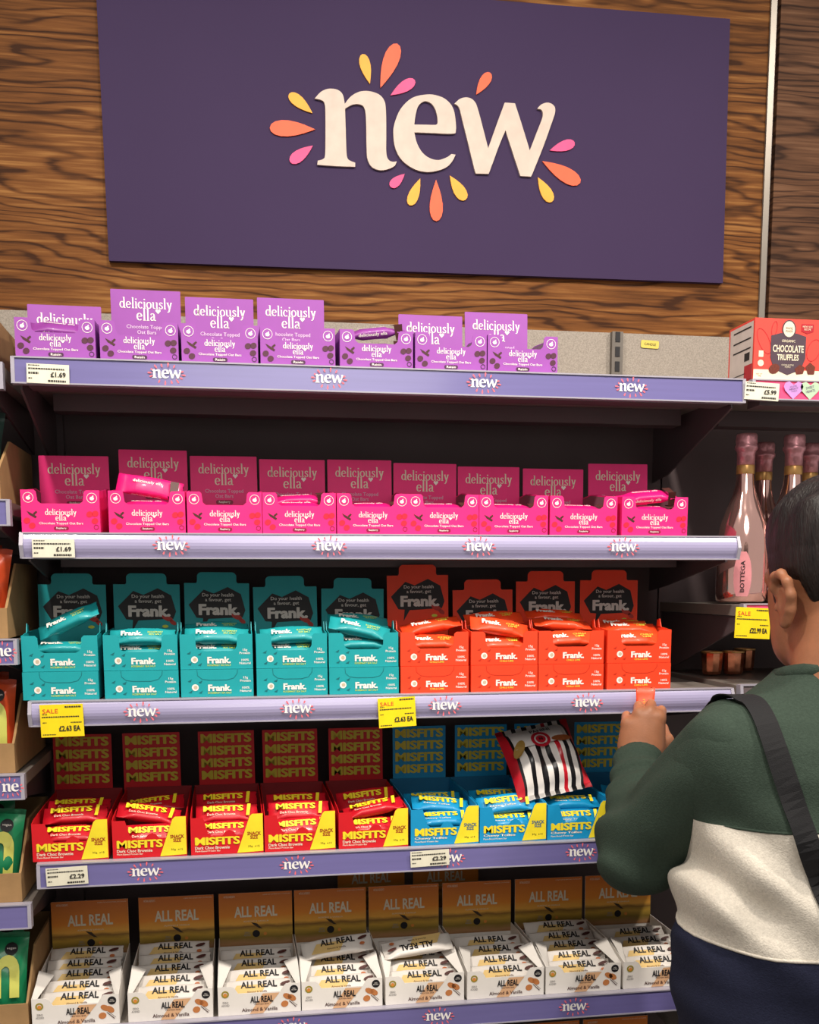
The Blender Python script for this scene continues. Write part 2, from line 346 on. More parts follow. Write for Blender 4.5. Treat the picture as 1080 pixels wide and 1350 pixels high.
# ------------------------------------------------------------------ shelving units
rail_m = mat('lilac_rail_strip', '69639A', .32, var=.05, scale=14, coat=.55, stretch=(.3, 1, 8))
rail_glare = mat('lilac_rail_painted_glare', 'A19BBF', .3, var=.06, scale=10, coat=.5, stretch=(.3, 1, 8))  # same lilac strip, with glare painted into a paler base colour
clear_m = mat('milky_plastic_cap', 'A5A1AE', .3, var=.03)
shelf_m = mat('shelf_board_grey', '8C847D', .5, .1, var=.06, scale=6)
def upright(parent, x, z1):
    mb = MB().box(x-.016, x+.016, .36, .40, 0, z1)
    u = part('upright', mb.mesh('upright', dark_metal), parent)
    sl = MB()
    for k in range(int(z1/.05)): sl.box(x-.004, x+.004, .3585, .3601, .03+k*.05, .055+k*.05)
    part('slots', sl.mesh('slots', BLACK), u)
def unit(name, label, x0, x1, sides=(1, 1)):
    r = thing(name, label, 'shelving', ((x0+x1)/2, 0, 0)); cx = (x0+x1)/2
    z = .12; k = 0
    while z < 1.84:
        z1 = min(z+.2875, 1.845)
        part('back_panel', MB().box(x0-cx, x1-cx, .385, .400, z+.0015, z1-.0015).mesh('back_panel', dark_panel), r); z = z1; k += 1
    hx0, hx1 = (1.125 if abs(x0-XR-.016) < 1e-6 else x0), (1.123 if abs(x1-XR-.012) < 1e-6 else x1)
    part('back_panel', MB().box(hx0-cx, hx1-cx, .385, .400, 1.846, 2.026).mesh('back_panel', hessian), r, label='speckled grey upper back panel')
    part('base', MB().box(x0-cx, x1-cx, -.01, .40, 0.0, .12).mesh('base', dark_metal), r)
    for s, x in zip(sides, (x0, x1)):
        if s: upright(r, x-cx+(.016 if x == x0 else -.016), 2.02)
    return r
mainu = unit('shelving_unit', 'dark metal shelving unit holding the snack bar trays', XL-.012, XR+.012, (1, 0))
leftu = unit('shelving_unit', 'dark shelving unit holding cardboard crates of snack bags', -1.30, XL-.016, (1, 0))
rightu = unit('shelving_unit', 'dark shelving unit holding truffles and pink bottles', XR+.016, 1.9, (0, 1))
# slotted posts of the main unit that show above the top shelf
pst = MB().box(-.012, .012, .372, .3849, 1.87, 2.026)
po = part('post', pst.mesh('post', mat('post_grey', '6E6862', .5, .3)), mainu, (.817-.2897, 0, 0))
sl = MB()
for k in range(5): sl.box(-.005, .005, .3705, .3721, 1.885+k*.03, 1.905+k*.03)
part('slots', sl.mesh('slots', BLACK), po)
def shelf(name, label, x0, x1, z, logos, rail=rail_m, convex=0.0, group='shelves of the snack bar unit', depth=.385, brackets=(1, 1), h=.0405, caps=(1, 1), posts=(1, 0), drop=.145, inset=.006):
    r = thing(name, label, 'shelf', ((x0+x1)/2, 0, z), group=group); hw = (x1-x0)/2
    nl, nr = [min(depth, .3595) if p else depth for p in posts]
    part('shelf_board', MB().prismz([(-hw, .004), (hw, .004), (hw, nr), (hw-.022, nr), (hw-.022, depth), (-hw+.022, depth), (-hw+.022, nl), (-hw, nl)], -.022, -.002).mesh('shelf_board', shelf_m), r)
    u = MB().box(-hw+.02, hw-.02, .004, .05, -.042, -.0225).box(-hw+.03, hw-.03, .19, .235, -.052, -.0225)
    part('under_beam', u.mesh('under_beam', dark_metal), r)
    for b, s, p in zip(brackets, (-1, 1), posts):
        if not b: continue
        x = s*(hw-inset); ye = .3612 if p else min(.384, max(depth, .37))
        part('bracket', MB().prismx([(.02, -.024), (.02, -.045), (.30, -drop+.010), (ye, -drop), (ye, -.024)], x-.002, x+.002).mesh('bracket', dark_metal), r)
    n = 8; prof = []
    for i in range(n+1):
        t = i/n; prof.append((-.010-convex*math.sin(PI*t)-.004*t*(0 if convex else 1), -h*t))
    poly = [(.004, 0)]+prof+[(.004, -h)]
    rl = part('price_rail', MB().prismx(poly, -hw+.003, hw-.003).mesh('price_rail', rail, smooth=False), r)
    part('rail_lip', MB().box(-hw, hw, -.0125, .004, -.0012, .0012).box(-hw, hw, -.0155, .002, -h-.0012, -h+.0012).mesh('rail_lip', clear_m), rl)
    for c, s in zip(caps, (-1, 1)):
        if c: part('end_cap', MB().prismx([(.004, .001), (-.012, .001), (-.014-convex, -h*.5), (-.015, -h-.001), (.004, -h-.001)], s*hw-.003, s*hw+.003).mesh('end_cap', clear_m), r)
    yf = -.0105-convex
    for k, (lx, dz) in enumerate(logos):
        yy = yf-.0028+(0.0 if convex else -.0005)
        if convex: yy = yf-.0006
        part('new_lettering', LOGO_T, rl, (lx-(x0+x1)/2, yy, -h*.5+dz))
        part('petals', LOGO_P, rl, (lx-(x0+x1)/2, yy+.0001, -h*.5+dz))
    return r
def lx(us, v): return [(at(u, v, -.013).x, 0) for u in us]
shelf('shelf', 'top shelf with lilac price rail, under the purple oat bar boxes', XL, XR, SH_Z[0], lx((220, 434, 638, 833), 500))
shelf('shelf', 'shelf with lilac price rail paled by painted glare carrying the pink oat bar boxes', XL, XR, SH_Z[1], lx((226, 434, 631, 821), 722), rail=rail_glare, convex=.007, drop=.100)
shelf('shelf', 'shelf with lilac price rail paled by painted glare carrying teal and orange boxes', XL, XR, SH_Z[2], lx((187, 392, 586, 773), 930), rail=rail_glare, convex=.007, drop=.100)
shelf('shelf', 'shelf with lilac price rail carrying red and blue snack trays', XL, XR, SH_Z[3], lx((191, 391, 592, 766), 1130), drop=.100)
shelf('shelf', 'shelf with lilac price rail carrying the white almond bar trays', XL, XR, SH_Z[4], lx((180, 385, 578, 757), 1332), drop=.100)
shelf('shelf', 'low shelf with lilac rail under the white almond bar trays', XL, XR, .41, lx((200, 500), 1600), drop=.100)
# ------------------------------------------------------------------ wrapped bars
def wrap_mesh(L, W, T, m, seal=.011, seed=0):
    def fn():
        rnd = random.Random(seed); mb = MB(); n = 14
        us = [-.5, -.5+seal/L, -.5+seal/L*1.7, -.5+seal/L*2.8, -.2, 0, .2, .5-seal/L*2.8, .5-seal/L*1.7, .5-seal/L, .5]
        hs = [.06, .08, .55, .93, 1, 1, 1, .93, .55, .08, .06]; ws = [1.06, 1.06, 1.02, 1, 1, 1, 1, 1, 1.02, 1.06, 1.06]
        v = []
        for i, (u, h, w_) in enumerate(zip(us, hs, ws)):
            for k in range(n):
                a = 2*PI*(k+.5)/n; ca, sa = math.cos(a), math.sin(a)
                x = math.copysign(abs(ca)**.55, ca)*W/2*w_; z = math.copysign(abs(sa)**.5, sa)*T/2*h
                j = .0006 if 2 < i < 8 else 0
                v.append((u*L+(.0012*(k % 2) if i in (0, 10) else 0)*(1 if i else -1), x+rnd.uniform(-j, j), z+rnd.uniform(-j, j)))
        f = [(i*n+(k+1) % n, i*n+k, (i+1)*n+k, (i+1)*n+(k+1) % n) for i in range(10) for k in range(n)]
        f += [tuple(range(n)), tuple(10*n+k for k in range(n-1, -1, -1))]
        mb.add(v, f); return mb.mesh('wrapper', m, smooth=True, fix=True)
    return cached(('wrap', L, W, T, m.name, seed), fn)
LIE = (-PI/2, 0, 0)                                     # decals drawn upright, laid on a bar's top
def bar(kind, label, group, loc, rot):
    K = BARS[kind]; L, W, T = K['dim']
    o = thing('snack_bar', label, 'snack bar', loc, rot, group, wrap_mesh(L, W, T, K['mat'], seed=len(kind)))
    for nm, me, dx, dy, lay in K['print']:
        part(nm, me, o, (dx, dy, T/2+.0006+lay*.0002), LIE)
        if K.get('both'): part(nm, me, o, (dx, -W/2-.0004-lay*.0002, 0), (0, 0, 0))
    return o
wr = lambda n, c, r=.42: mat(n, c, r, var=.05, coat=.12, bump=.25, bscale=70)
pur_w = wr('purple_wrapper', '8A3A93'); pnk_w = wr('pink_wrapper', 'DE1372'); tea_w = wr('teal_wrapper', '1C9AA0'); ora_w = wr('orange_wrapper', 'F0481F')
red_w = wr('red_wrapper', 'C61426'); blu_w = wr('blue_wrapper', '0F8FC4'); whi_w = wr('white_wrapper', 'DAD4CE'); tan_p = mat('print_tan', 'D8B878', .4)
lime = mat('print_lime', 'C9D84A', .5); brown = mat('print_brown', '4A2622', .5); gold = mat('foil_gold', 'C08B3E', .3, .4)
def quad(name, pts, m):
    return cached((name, m.name, tuple(pts)), lambda: MB().flat(ccw(list(pts))).mesh(name, m))
BARS = {
 'purple': dict(dim=(.108, .034, .018), mat=pur_w, print=[('lettering', text('deliciously ella', .05, .007, WHITE, .01), -.004, .004, 0), ('dark_end', quad('dark_end', ((.036, -.013), (.048, -.013), (.048, .013), (.033, .013)), brown), 0, 0, 0)], both=True),
 'pink': dict(dim=(.108, .034, .018), mat=pnk_w, print=[('lettering', text('deliciously ella', .05, .007, WHITE, .01), -.004, .004, 0), ('dark_end', quad('dark_end', ((.036, -.013), (.048, -.013), (.048, .013), (.033, .013)), brown), 0, 0, 0)], both=True),
 'teal': dict(dim=(.108, .032, .018), mat=tea_w, print=[('lettering', text('Frank.', .036, .011, WHITE, .03, fat=.022), -.018, 0, 0), ('lime_text', text('ROSEMARY\nSEA SALT', .026, .009, lime, .01), .022, 0, 0)]),
 'orange': dict(dim=(.108, .032, .018), mat=ora_w, print=[('lettering', text('Frank.', .036, .011, WHITE, .03, fat=.022), -.018, 0, 0), ('yellow_text', text('CHILLI\nLIME', .024, .009, lime, .01), .022, 0, 0)]),
 'red': dict(dim=(.108, .038, .018), mat=red_w, print=[('lettering', text('MISFITS', .072, .013, YEL, .012, fat=.042), -.006, .004, 0), ('subtitle', text('Dark Choc Brownie', .05, .005, CREAM, .01), -.01, -.009, 0), ('yellow_flash', quad('yellow_flash', ((.034, -.013), (.040, -.013), (.043, .013), (.037, .013)), YEL), 0, 0, 0)]),
 'blue': dict(dim=(.108, .038, .018), mat=blu_w, print=[('lettering', text('MISFITS', .072, .013, YEL, .012, fat=.042), -.006, .004, 0), ('subtitle', text('Chewy Toffee', .05, .005, CREAM, .01), -.01, -.009, 0), ('yellow_flash', quad('yellow_flash', ((.034, -.013), (.040, -.013), (.043, .013), (.037, .013)), YEL), 0, 0, 0)]),
 'white': dict(dim=(.132, .040, .016), mat=whi_w, print=[('tan_band', quad('tan_band', ((-.050, -.017), (.004, -.017), (.016, .006), (-.038, .006)), tan_p), 0, 0, 0), ('lettering', text('ALL REAL', .066, .014, BLACK, .018, fat=.014), .002, .006, 1), ('subtitle', text('Almond & Vanilla', .036, .004, brown, .01), -.002, -.009, 1), ('vanilla_pod', quad('vanilla_pod', tuple(disc(.010, .050, .006, 9, .0035, .3)), brown), 0, 0, 0), ('almond', quad('almond', tuple(disc(.005, .048, -.008, 8, .0038)), mat('almond_print', 'B5673C', .5)), 0, 0, 0)]),
}
# ------------------------------------------------------------------ oat bar boxes (purple and pink)
TH = .0014
DSP = .0005
def ella_meshes(key, c, c_in, dark, flavour, H_ear, H_mid, blob):
    W, D, HH = .125, .185, .165
    m = mat(key+'_card', c, .5, var=.03); mi = mat(key+'_card_inside', c_in, .75); dk = mat(key+'_chip', dark, .5)
    bl = mat(key+'_fruit', blob, .45)
    h = W/2; e = .0255
    front = [(-h, 0), (h, 0), (h, H_ear), (h-e+.004, H_ear), (h-e+.001, H_ear-.003), (h-e-.001, H_mid+.004), (h-e-.006, H_mid), (-h+e+.006, H_mid), (-h+e+.001, H_mid+.004), (-h+e-.001, H_ear-.003), (-h+e-.004, H_ear), (-h, H_ear)]
    M = dict(W=W, D=D, HH=HH, m=m)
    M['front'] = MB().prism(front, 0, TH).mesh('front_panel', m)
    M['side'] = MB().prismx([(0, 0), (D, 0), (D, H_ear+.012), (D*.75, H_ear+.014), (.03, H_ear+.002), (0, H_ear)], 0, TH).mesh('side_panel', m)
    M['liner'] = MB().prismx([(.002, .002), (D, .002), (D, H_ear+.010), (D*.75, H_ear+.012), (.03, H_ear), (.002, H_ear-.002)], 0, .0005).mesh('side_liner', mi)
    M['base'] = MB().box(-h+TH, h-TH, TH, D, 0, TH).mesh('base_panel', mi)
    M['back'] = MB().prism(rrect(W-.003, HH-.056, .0015, 0, (HH+.056)/2), 0, TH).mesh('header_panel', m)
    M['title'] = nib('deliciously', .050, WHITE); M['title2'] = nib('ella', .0175, WHITE)
    M['btitle'] = nib('deliciously', .092, CREAM if key == 'pink' else WHITE); M['btitle2'] = nib('ella', .034, CREAM if key == 'pink' else WHITE)
    M['sub'] = text('Chocolate Topped Oat Bars', .070, .0048, WHITE, .008)
    pb = mat(key+'_header_small_print', 'D9A9C4' if key == 'pink' else 'E3C6E6', .5)
    M['bsub'] = text('Chocolate Topped\nOat Bars', .070, .016, pb, .006)
    M['chip'] = MB().flat(rrect(.024, .0062, .0028)).mesh('flavour_chip', dk); M['chipt'] = text(flavour, .016, .0038, WHITE, .01)
    M['heart'] = MB().flat(ccw([(0, -.0028), (.003, .0005), (.0022, .0022), (.0008, .0022), (0, .001), (-.0008, .0022), (-.0022, .0022), (-.003, .0005)])).mesh('heart', WHITE)
    bd = MB(); ringmesh(bd, .0084, .0076, 0, 0, 20); bd.flat(disc(.0036, 0, -.0008, 12, .0030)); bd.flat(ccw([(-.001, .0012), (.0022, .0046), (.003, .0022)]))
    M['badge'] = bd.mesh('badge', WHITE)
    sh = MB().flat(ccw([(-.008, .006), (-.002, .003), (.008, -.003), (.006, -.006), (-.004, 0)])).flat(ccw([(.002, .002), (.007, .006), (.009, .004), (.004, -.001)]))
    M['choc'] = sh.mesh('chocolate_shards', brown)
    M['fruit'] = MB().flat(disc(.0055, 0, 0, 10, .0048, .5)).mesh('fruit', bl)
    ri = MB(); ringmesh(ri, .0042, .003, 0, 0, 14); M['ring'] = ri.mesh('round_mark', dk)
    M['hear'] = H_ear; M['hmid'] = H_mid
    return M
ELLA = {'purple': ella_meshes('purple', '9A4EAA', '8E7C84', '4A2246', 'Raisin', .063, .041, '53283C'),
        'pink': ella_meshes('pink', 'F0257E', '8A5A66', '8C1040', 'Raspberry', .069, .047, 'E0243C')}
def ella_box(key, label, group, X, Z, back=True, back_h=.160, back_y=None, back_tilt=.02, rz=0, y0=.004, backrot=0):
    M = ELLA[key]; W, D = M['W'], M['D']
    r = thing('snack_box', label, 'snack box', (X, y0, Z+.0015), (0, 0, rz), group)
    f = part('front_panel', M['front'], r)
    for s in (-1, 1):
        part('side_panel', M['side'], r, (s*W/2-(TH if s > 0 else 0), TH, 0))
        part('side_liner', M['liner'], r, (s*(W/2-TH)-(.0005 if s > 0 else 0), TH, 0))
    part('base_panel', M['base'], r)
    y = -DSP
    part('lettering', M['title'], f, (0, y, .0315)); part('lettering', M['title2'], f, (0, y, .0225)); part('heart', M['heart'], f, (.0115, y, .0275))
    part('subtitle', M['sub'], f, (0, y, .0145)); c = part('flavour_chip', M['chip'], f, (0, y, .0068)); part('flavour_lettering', M['chipt'], f, (0, y-.0003, .0068))
    for s in (-1, 1): part('badge', M['badge'], f, (s*.0505, y, M['hear']-.0125))
    part('chocolate_shards', M['choc'], f, (-.046, y, .029))
    for q in ((-.054, .019), (-.046, .011), (.046, .030), (.055, .031), (.054, .019)): part('fruit', M['fruit'], f, (q[0], y, q[1]))
    part('round_mark', M['ring'], f, (.056, y, .009))
    if back:
        by = D if back_y is None else back_y
        b = part('header_panel', M['back'], r, (0, by, back_h-M['HH']), (-back_tilt, backrot, 0))
        HH = M['HH']
        part('lettering', M['btitle'], b, (0, y, HH-.026)); part('lettering', M['btitle2'], b, (0, y, HH-.046)); hh = part('heart', M['heart'], b, (.021, y, HH-.036)); hh.scale = (1.6, 1, 1.6)
        part('subtitle', M['bsub'], b, (0, y, HH-.068)); c = part('flavour_chip', M['chip'], b, (0, y, HH-.084)); c.scale = (1.3, 1, 1.3)
        c2 = part('flavour_lettering', M['chipt'], b, (0, y-.0003, HH-.084)); c2.scale = (1.3, 1, 1.3)
    if True:
        part('back_panel', cached(('lowback', key), lambda: MB().box(-W/2, W/2, 0, TH, 0, .062).mesh('back_panel', M['m'])), r, (0, D+.0025, 0))
    return r
px_ = [-.270, -.138, -.008, .121, .254, .383, .510]
phs = [(.112, .11, .05), (.160, None, .01), (.152, None, .02), (.156, None, .02), None, (.138, None, .05), (.147, None, .05)]
pst_ = ['header folded down inside', 'tall header raised', 'tall header raised', 'tall header raised', 'no header, bars heaped on top', 'header sunk low', 'half empty, header raised']
for i, X in enumerate(px_):
    h = phs[i]; Z = SH_Z[0]
    o = ella_box('purple', f'open purple oat bar box, {pst_[i]}, {ORD[i]} from the cardboard crates', 'purple oat bar boxes on the top shelf', X, Z, h is not None, *(h or (.16, None, .02)))
    k = ORD[i]
    if i == 3: continue
    if i != 4:
        bar('purple', f'purple wrapped bar lying in the {k} purple box from the crates', 'purple bars', (X+random.uniform(-.0015, .0015), .034 if i != 0 else .035, Z+(.034 if i in (1, 2, 5) else .026)), (.35, 0, random.uniform(-.03, .03)))
X = px_[4]; Z = SH_Z[0]
bar('purple', 'purple bar tilted across the top of the header-less purple box', 'purple bars', (X, .045, Z+.068), (.3, -.13, .03))
bar('purple', 'purple bar under the tilted one in the header-less purple box', 'purple bars', (X+.0005, .050, Z+.043), (.2, -.04, -.03))
bar('purple', 'purple bar standing at the open corner of first purple box', 'purple bars', (px_[0]+.001, .075, Z+.062), (.6, .06, .04))
pkx = [-.274, -.135, -.007, .119, .246, .371, .497, .626, .760]
pkh = [.145, .158, .150, .145, .147, .142, .138, .136, .148]
for i, X in enumerate(pkx):
    Z = SH_Z[1]
    ella_box('pink', f'open pink raspberry oat bar box, {ORD[i]} from the cardboard crates', 'pink oat bar boxes', X, Z, True, pkh[i], None, random.uniform(0, .05), 0, .004, random.uniform(-.006, .006))
    bar('pink', f'pink wrapped bar lying low in the {ORD[i]} pink box from the crates', 'pink bars', (X+random.uniform(-.0015, .0015), .034, Z+(.034 if i in (0, 2) else .046)), (.35, random.uniform(-.02, .02), random.uniform(-.025, .025)))
bar('pink', 'pink bar standing tilted up out of the second pink box', 'pink bars', (pkx[1]+.003, .05, SH_Z[1]+.080), (1.15, .16, -.05))
bar('pink', 'pink bar on top of others in the fourth pink box', 'pink bars', (pkx[3]+.001, .072, SH_Z[1]+.062), (.3, -.06, .03))
bar('pink', 'pink bar lying across the top of the ninth pink box', 'pink bars', (pkx[8]-.001, .042, SH_Z[1]+.073), (.45, -.09, .03))
# ------------------------------------------------------------------ Frank boxes
FBH = .047
def frank_meshes(key, c, dark):
    W, D = .123, .165; h = W/2
    m = mat(key+'_frank_card', c, .5, var=.03); mi = mat('brown_board_inside', '5E4C44', .8)
    M = dict(W=W, D=D, m=m)
    M['closed'] = MB().box(-h, h, 0, D, 0, FBH).mesh('carton', m)
    H, mid = .060, .031
    fr = [(-h, 0), (h, 0), (h, H)]+[(h-.022, H)]+[(h-.026, H-.004), (h-.027, mid+.008), (h-.030, mid+.003), (h-.036, mid)]+[(-h+.036, mid), (-h+.030, mid+.003), (-h+.027, mid+.008), (-h+.026, H-.004), (-h+.022, H), (-h, H)]
    M['front'] = MB().prism(fr, 0, TH).mesh('front_panel', m)
    M['side'] = MB().prismx([(0, 0), (D, 0), (D, .066), (.05, .064), (0, H)], 0, TH).mesh('side_panel', m)
    M['base'] = MB().box(-h+TH, h-TH, TH, D, 0, TH).mesh('base_panel', mi)
    HH = .148; t = .036
    hd = [(-h+.002, .020), (h-.002, .020), (h-.002, HH), (t+.002, HH), (t, HH+.003), (t, HH+.014), (t-.003, HH+.018), (t-.007, HH+.020), (-t+.007, HH+.020), (-t+.003, HH+.018), (-t, HH+.014), (-t, HH+.003), (-t-.002, HH), (-h+.002, HH)]
    M['header'] = MB().prism(hd, 0, TH).mesh('header_panel', m); M['HH'] = HH
    flap = MB().prismx([(0, 0), (.024, 0), (.020, .014), (.008, .017)], 0, TH); M['flap'] = flap.mesh('corner_flap', m)
    bb = ccw([(-.052, .108), (-.024, .136), (-.006, .129), (.020, .141), (.044, .128), (.052, .098), (.047, .085), (.006, .083), (-.016, .082), (-.028, .062), (-.026, .083), (-.038, .084)])
    M['bubble'] = MB().flat(bb).mesh('speech_bubble', BLACK)
    grey = mat('bubble_lettering', 'D8D2CC', .5)
    M['b1'] = text('Do your health\na favour, get', .058, .017, grey, .012); M['b2'] = text('Frank.', .076, .021, grey, .03, fat=.022)
    M['logo'] = text('Frank.', .040, .0115, WHITE, .03, fat=.022); M['und'] = text('ROSEMARY SEA SALT' if key == 'teal' else 'CHILLI LIME', .040 if key == 'teal' else .026, .0030, lime, .012)
    M['side1'] = text('15g\nProtein', .018, .0095, WHITE, .012); M['side2'] = text('100%\nNatural', .019, .0095, WHITE, .012)
    M['round'] = MB().flat(disc(.0058)).mesh('roundel', WHITE); M['round2'] = MB().flat(disc(.0032, .0006, .0002)).mesh('roundel_centre', mat('roundel_centre_print', 'C9B9A0', .5))
    deco = mat(key+'_deco', dark, .5)
    dm = MB()
    for q in ((-.047, .028), (-.029, .026), (-.046, .009), (-.029, .008)): dm.flat(ccw([(q[0]-.003, q[1]-.001), (q[0]+.002, q[1]-.002), (q[0]+.004, q[1]+.003)]))
    M['deco'] = dm.mesh('herb_marks', deco)
    perf = MB(); pts = [(-.034, FBH), (-.033, FBH-.010), (-.026, FBH-.016), (-.014, FBH-.018), (.016, FBH-.018), (.028, FBH-.015), (.034, FBH-.007), (.035, FBH)]
    for a, b in zip(pts, pts[1:]):
        d = (Vector(b)-Vector(a)).normalized(); n = Vector((-d.y, d.x))*.00035
        perf.flat(ccw([(a[0]+n.x, a[1]+n.y), (b[0]+n.x, b[1]+n.y), (b[0]-n.x, b[1]-n.y), (a[0]-n.x, a[1]-n.y)]))
    M['perf'] = perf.mesh('perforation', deco)
    fr_ = MB().flat(disc(.011, 0, .006, 9, .005, -.4)).flat(disc(.007, .010, -.002, 8, .004, -.6)); M['fruit'] = fr_.mesh('fruit_picture', mat('chilli_print', 'B0352C', .5))
    M['fruit2'] = MB().flat(disc(.006, -.004, -.007, 8, .003)).mesh('lime_picture', lime)
    return M
FR = {'teal': frank_meshes('teal', '149FA6', '0B6A70'), 'orange': frank_meshes('orange', 'F4431F', 'C22E12')}
def frank_front(M, f, z0=0):
    y = -DSP
    part('lettering', M['logo'], f, (.004, y, .0155)); part('flavour_lettering', M['und'], f, (.004, y, .0068))
    part('roundel', M['round'], f, (-.0375, y, .0165)); part('roundel_centre', M['round2'], f, (-.0375, y-.0003, .0165)); part('herb_marks', M['deco'], f, (0, y, 0))
    part('claim_lettering', M['side1'], f, (.048, y, .030)); part('claim_lettering', M['side2'], f, (.048, y, .0125))
fx = [-.286, -.154, -.027, .102, .228, .355, .483, .608, .738]
fh = [(0, .02), (0, .01), (.002, .03), (-.005, .02), (-.009, .02), (.016, .0), (-.012, .03), (.004, .02), (.006, .02)]
LOW = ((.0, .033, .030), (.7, 0, 0))
fr_bars = {0: [((.010, .045, .083), (.75, -.42, -.1)), ((.0, .04, .037), (.3, 0, .03))],
           1: [((.002, .030, .055), (.75, 0, 0)), LOW],
           2: [((.001, .031, .056), (.75, .02, 0)), LOW, ((.001, .072, .066), (.5, 0, .02))],
           3: [((.002, .031, .056), (.75, -.03, .02)), LOW],
           4: [((-.003, .030, .066), (.7, .22, -.05)), ((.0, .035, .040), (.5, 0, 0)), ((-.001, .074, .078), (.5, .08, .0))],
           5: [((.003, .056, .069), (.5, -.16, .06)), ((.001, .03, .040), (.6, .0, 0))],
           6: [((-.001, .035, .066), (.75, .16, 0)), ((0, .033, .037), (.7, 0, 0)), ((-.001, .078, .080), (.6, -.04, .03))],
           7: [((.001, .064, .070), (.4, .07, 0)), ((.001, .030, .044), (.75, -.03, 0))],
           8: [((.001, .062, .060), (.5, 0, 0)), ((.001, .030, .042), (.75, 0, 0)), ((.0, .100, .064), (.5, 0, 0))]}
for i, X in enumerate(fx):
    key = 'teal' if i < 5 else 'orange'; M = FR[key]; Z = SH_Z[2]; no = ORD[i] if i < 5 else ORD[i-5]; ref = 'the cardboard crates' if i < 5 else 'the teal boxes'
    rz = random.uniform(-.005, .005); dx = random.uniform(-.0005, .0005)
    r = thing('snack_box', f'sealed {key} snack carton beneath an open box, {no} from {ref}', 'snack box', (X+dx, .003, Z+.0015), (0, 0, rz), f'sealed {key} cartons')
    c = part('carton', M['closed'], r); frank_front(M, c); part('perforation', M['perf'], c, (0, -DSP, 0))
    Zb = Z+.0015+FBH+.0006
    r = thing('snack_box', f'open {key} snack box with speech bubble header, {no} from {ref}', 'snack box', (X, .006, Zb), (0, 0, random.uniform(-.005, .005)), f'open {key} snack boxes')
    f = part('front_panel', M['front'], r); frank_front(M, f)
    for s in (-1, 1):
        part('side_panel', M['side'], r, (s*M['W']/2-(TH if s > 0 else 0), TH, 0))
        fo = part('corner_flap', M['flap'], r, (s*M['W']/2-(TH if s > 0 else 0), .046, .062))
    part('base_panel', M['base'], r)
    dh, tl = fh[i]
    b = part('header_panel', M['header'], r, (0, M['D'], dh-.003), (-tl, random.uniform(-.012, .012), 0)); y = -DSP
    part('speech_bubble', M['bubble'], b, (0, y, 0)); part('slogan_lettering', M['b1'], b, (.002, y-.0003, .121)); part('lettering', M['b2'], b, (.004, y-.0003, .099))
    part('fruit_picture', M['fruit'], b, (.036, y-.0002, .080)); part('lime_picture', M['fruit2'], b, (.036, y-.0003, .078))
    for k, (p, ro) in enumerate(fr_bars[i]):
        wd = 'loose on top of' if k == 0 else ('low inside' if k == 1 else 'at the back of')
        bar(key, f'{key} wrapped bar {wd} the {no} open {key} box from {"the crates" if i < 5 else "the teal boxes"}', f'{key} bars', (X+p[0], .006+p[1], Zb+p[2]), ro)
bar('orange', 'orange bar with gold foil lying across the third open orange box', 'orange bars', (fx[7]-.003, .106, SH_Z[2]+.049+.084), (.4, .05, -.05))
# ------------------------------------------------------------------ Misfits trays
def mis_meshes(key, c, ctxt, sub):
    W, D = .126, .27; h = W/2
    m = mat(key+'_tray_card', c, .5, var=.03); mi = mat(key+'_tray_inside', {'red': '8E1A22', 'blue': '0E6C97'}[key], .6)
    M = dict(W=W, D=D, m=m)
    front = [(-h, 0), (h, 0), (h, .071), (h-.019, .071), (h-.024, .066), (h-.036, .033), (.016, .033), (.011, .040), (.004, .043), (-.003, .040), (-.008, .033), (-h+.036, .033), (-h+.030, .038), (-h+.022, .066), (-h, .066)]
    M['front'] = MB().prism(front, 0, TH).mesh('front_panel', m)
    M['yellow'] = MB().flat(ccw([(h-.046, .001), (h-.0005, .003), (h-.0005, .0705), (h-.019, .0705), (h-.0235, .066)])).mesh('yellow_flash', YEL)
    M['side'] = MB().prismx([(0, 0), (D, 0), (D, .072), (D*.5, .073), (.02, .070), (0, .066)], 0, TH).mesh('side_panel', m)
    M['base'] = MB().box(-h+TH, h-TH, TH, D, 0, TH).mesh('base_panel', mi)
    M['back'] = MB().prism(rrect(.110, .182, .001, 0, .091), 0, TH).mesh('header_panel', m)
    M['shelfback'] = MB().box(-h, h, 0, TH, 0, .075).mesh('back_panel', mi)
    M['t'] = text('MISFITS', .078, .0145, YEL, .012, res=3, fat=.042); M['hdr'] = text('MISFITS', .100, .0185, mat(key+'_header_yellow', 'D8C63A', .5), .012, res=3, fat=.042)
    M['sub'] = text(sub, .060, .0055, CREAM, .02); M['sub2'] = text('Plant-Based Protein Bar', .044, .0030, CREAM, .01)
    M['sn'] = text('SNACK\nSIZE', .024, .013, mat(key+'_snack_text', ctxt, .5), .03, line=.8); M['tiny'] = text('35g  x15', .020, .004, BLACK, .0)
    return M
MF = {'red': mis_meshes('red', 'D3121F', 'A01C14', 'Dark Choc Brownie'), 'blue': mis_meshes('blue', '0C93C9', '1B5A86', 'Chewy Toffee')}
mx = [-.283, -.150, -.017, .111, .243, .374, .502, .630, .758]
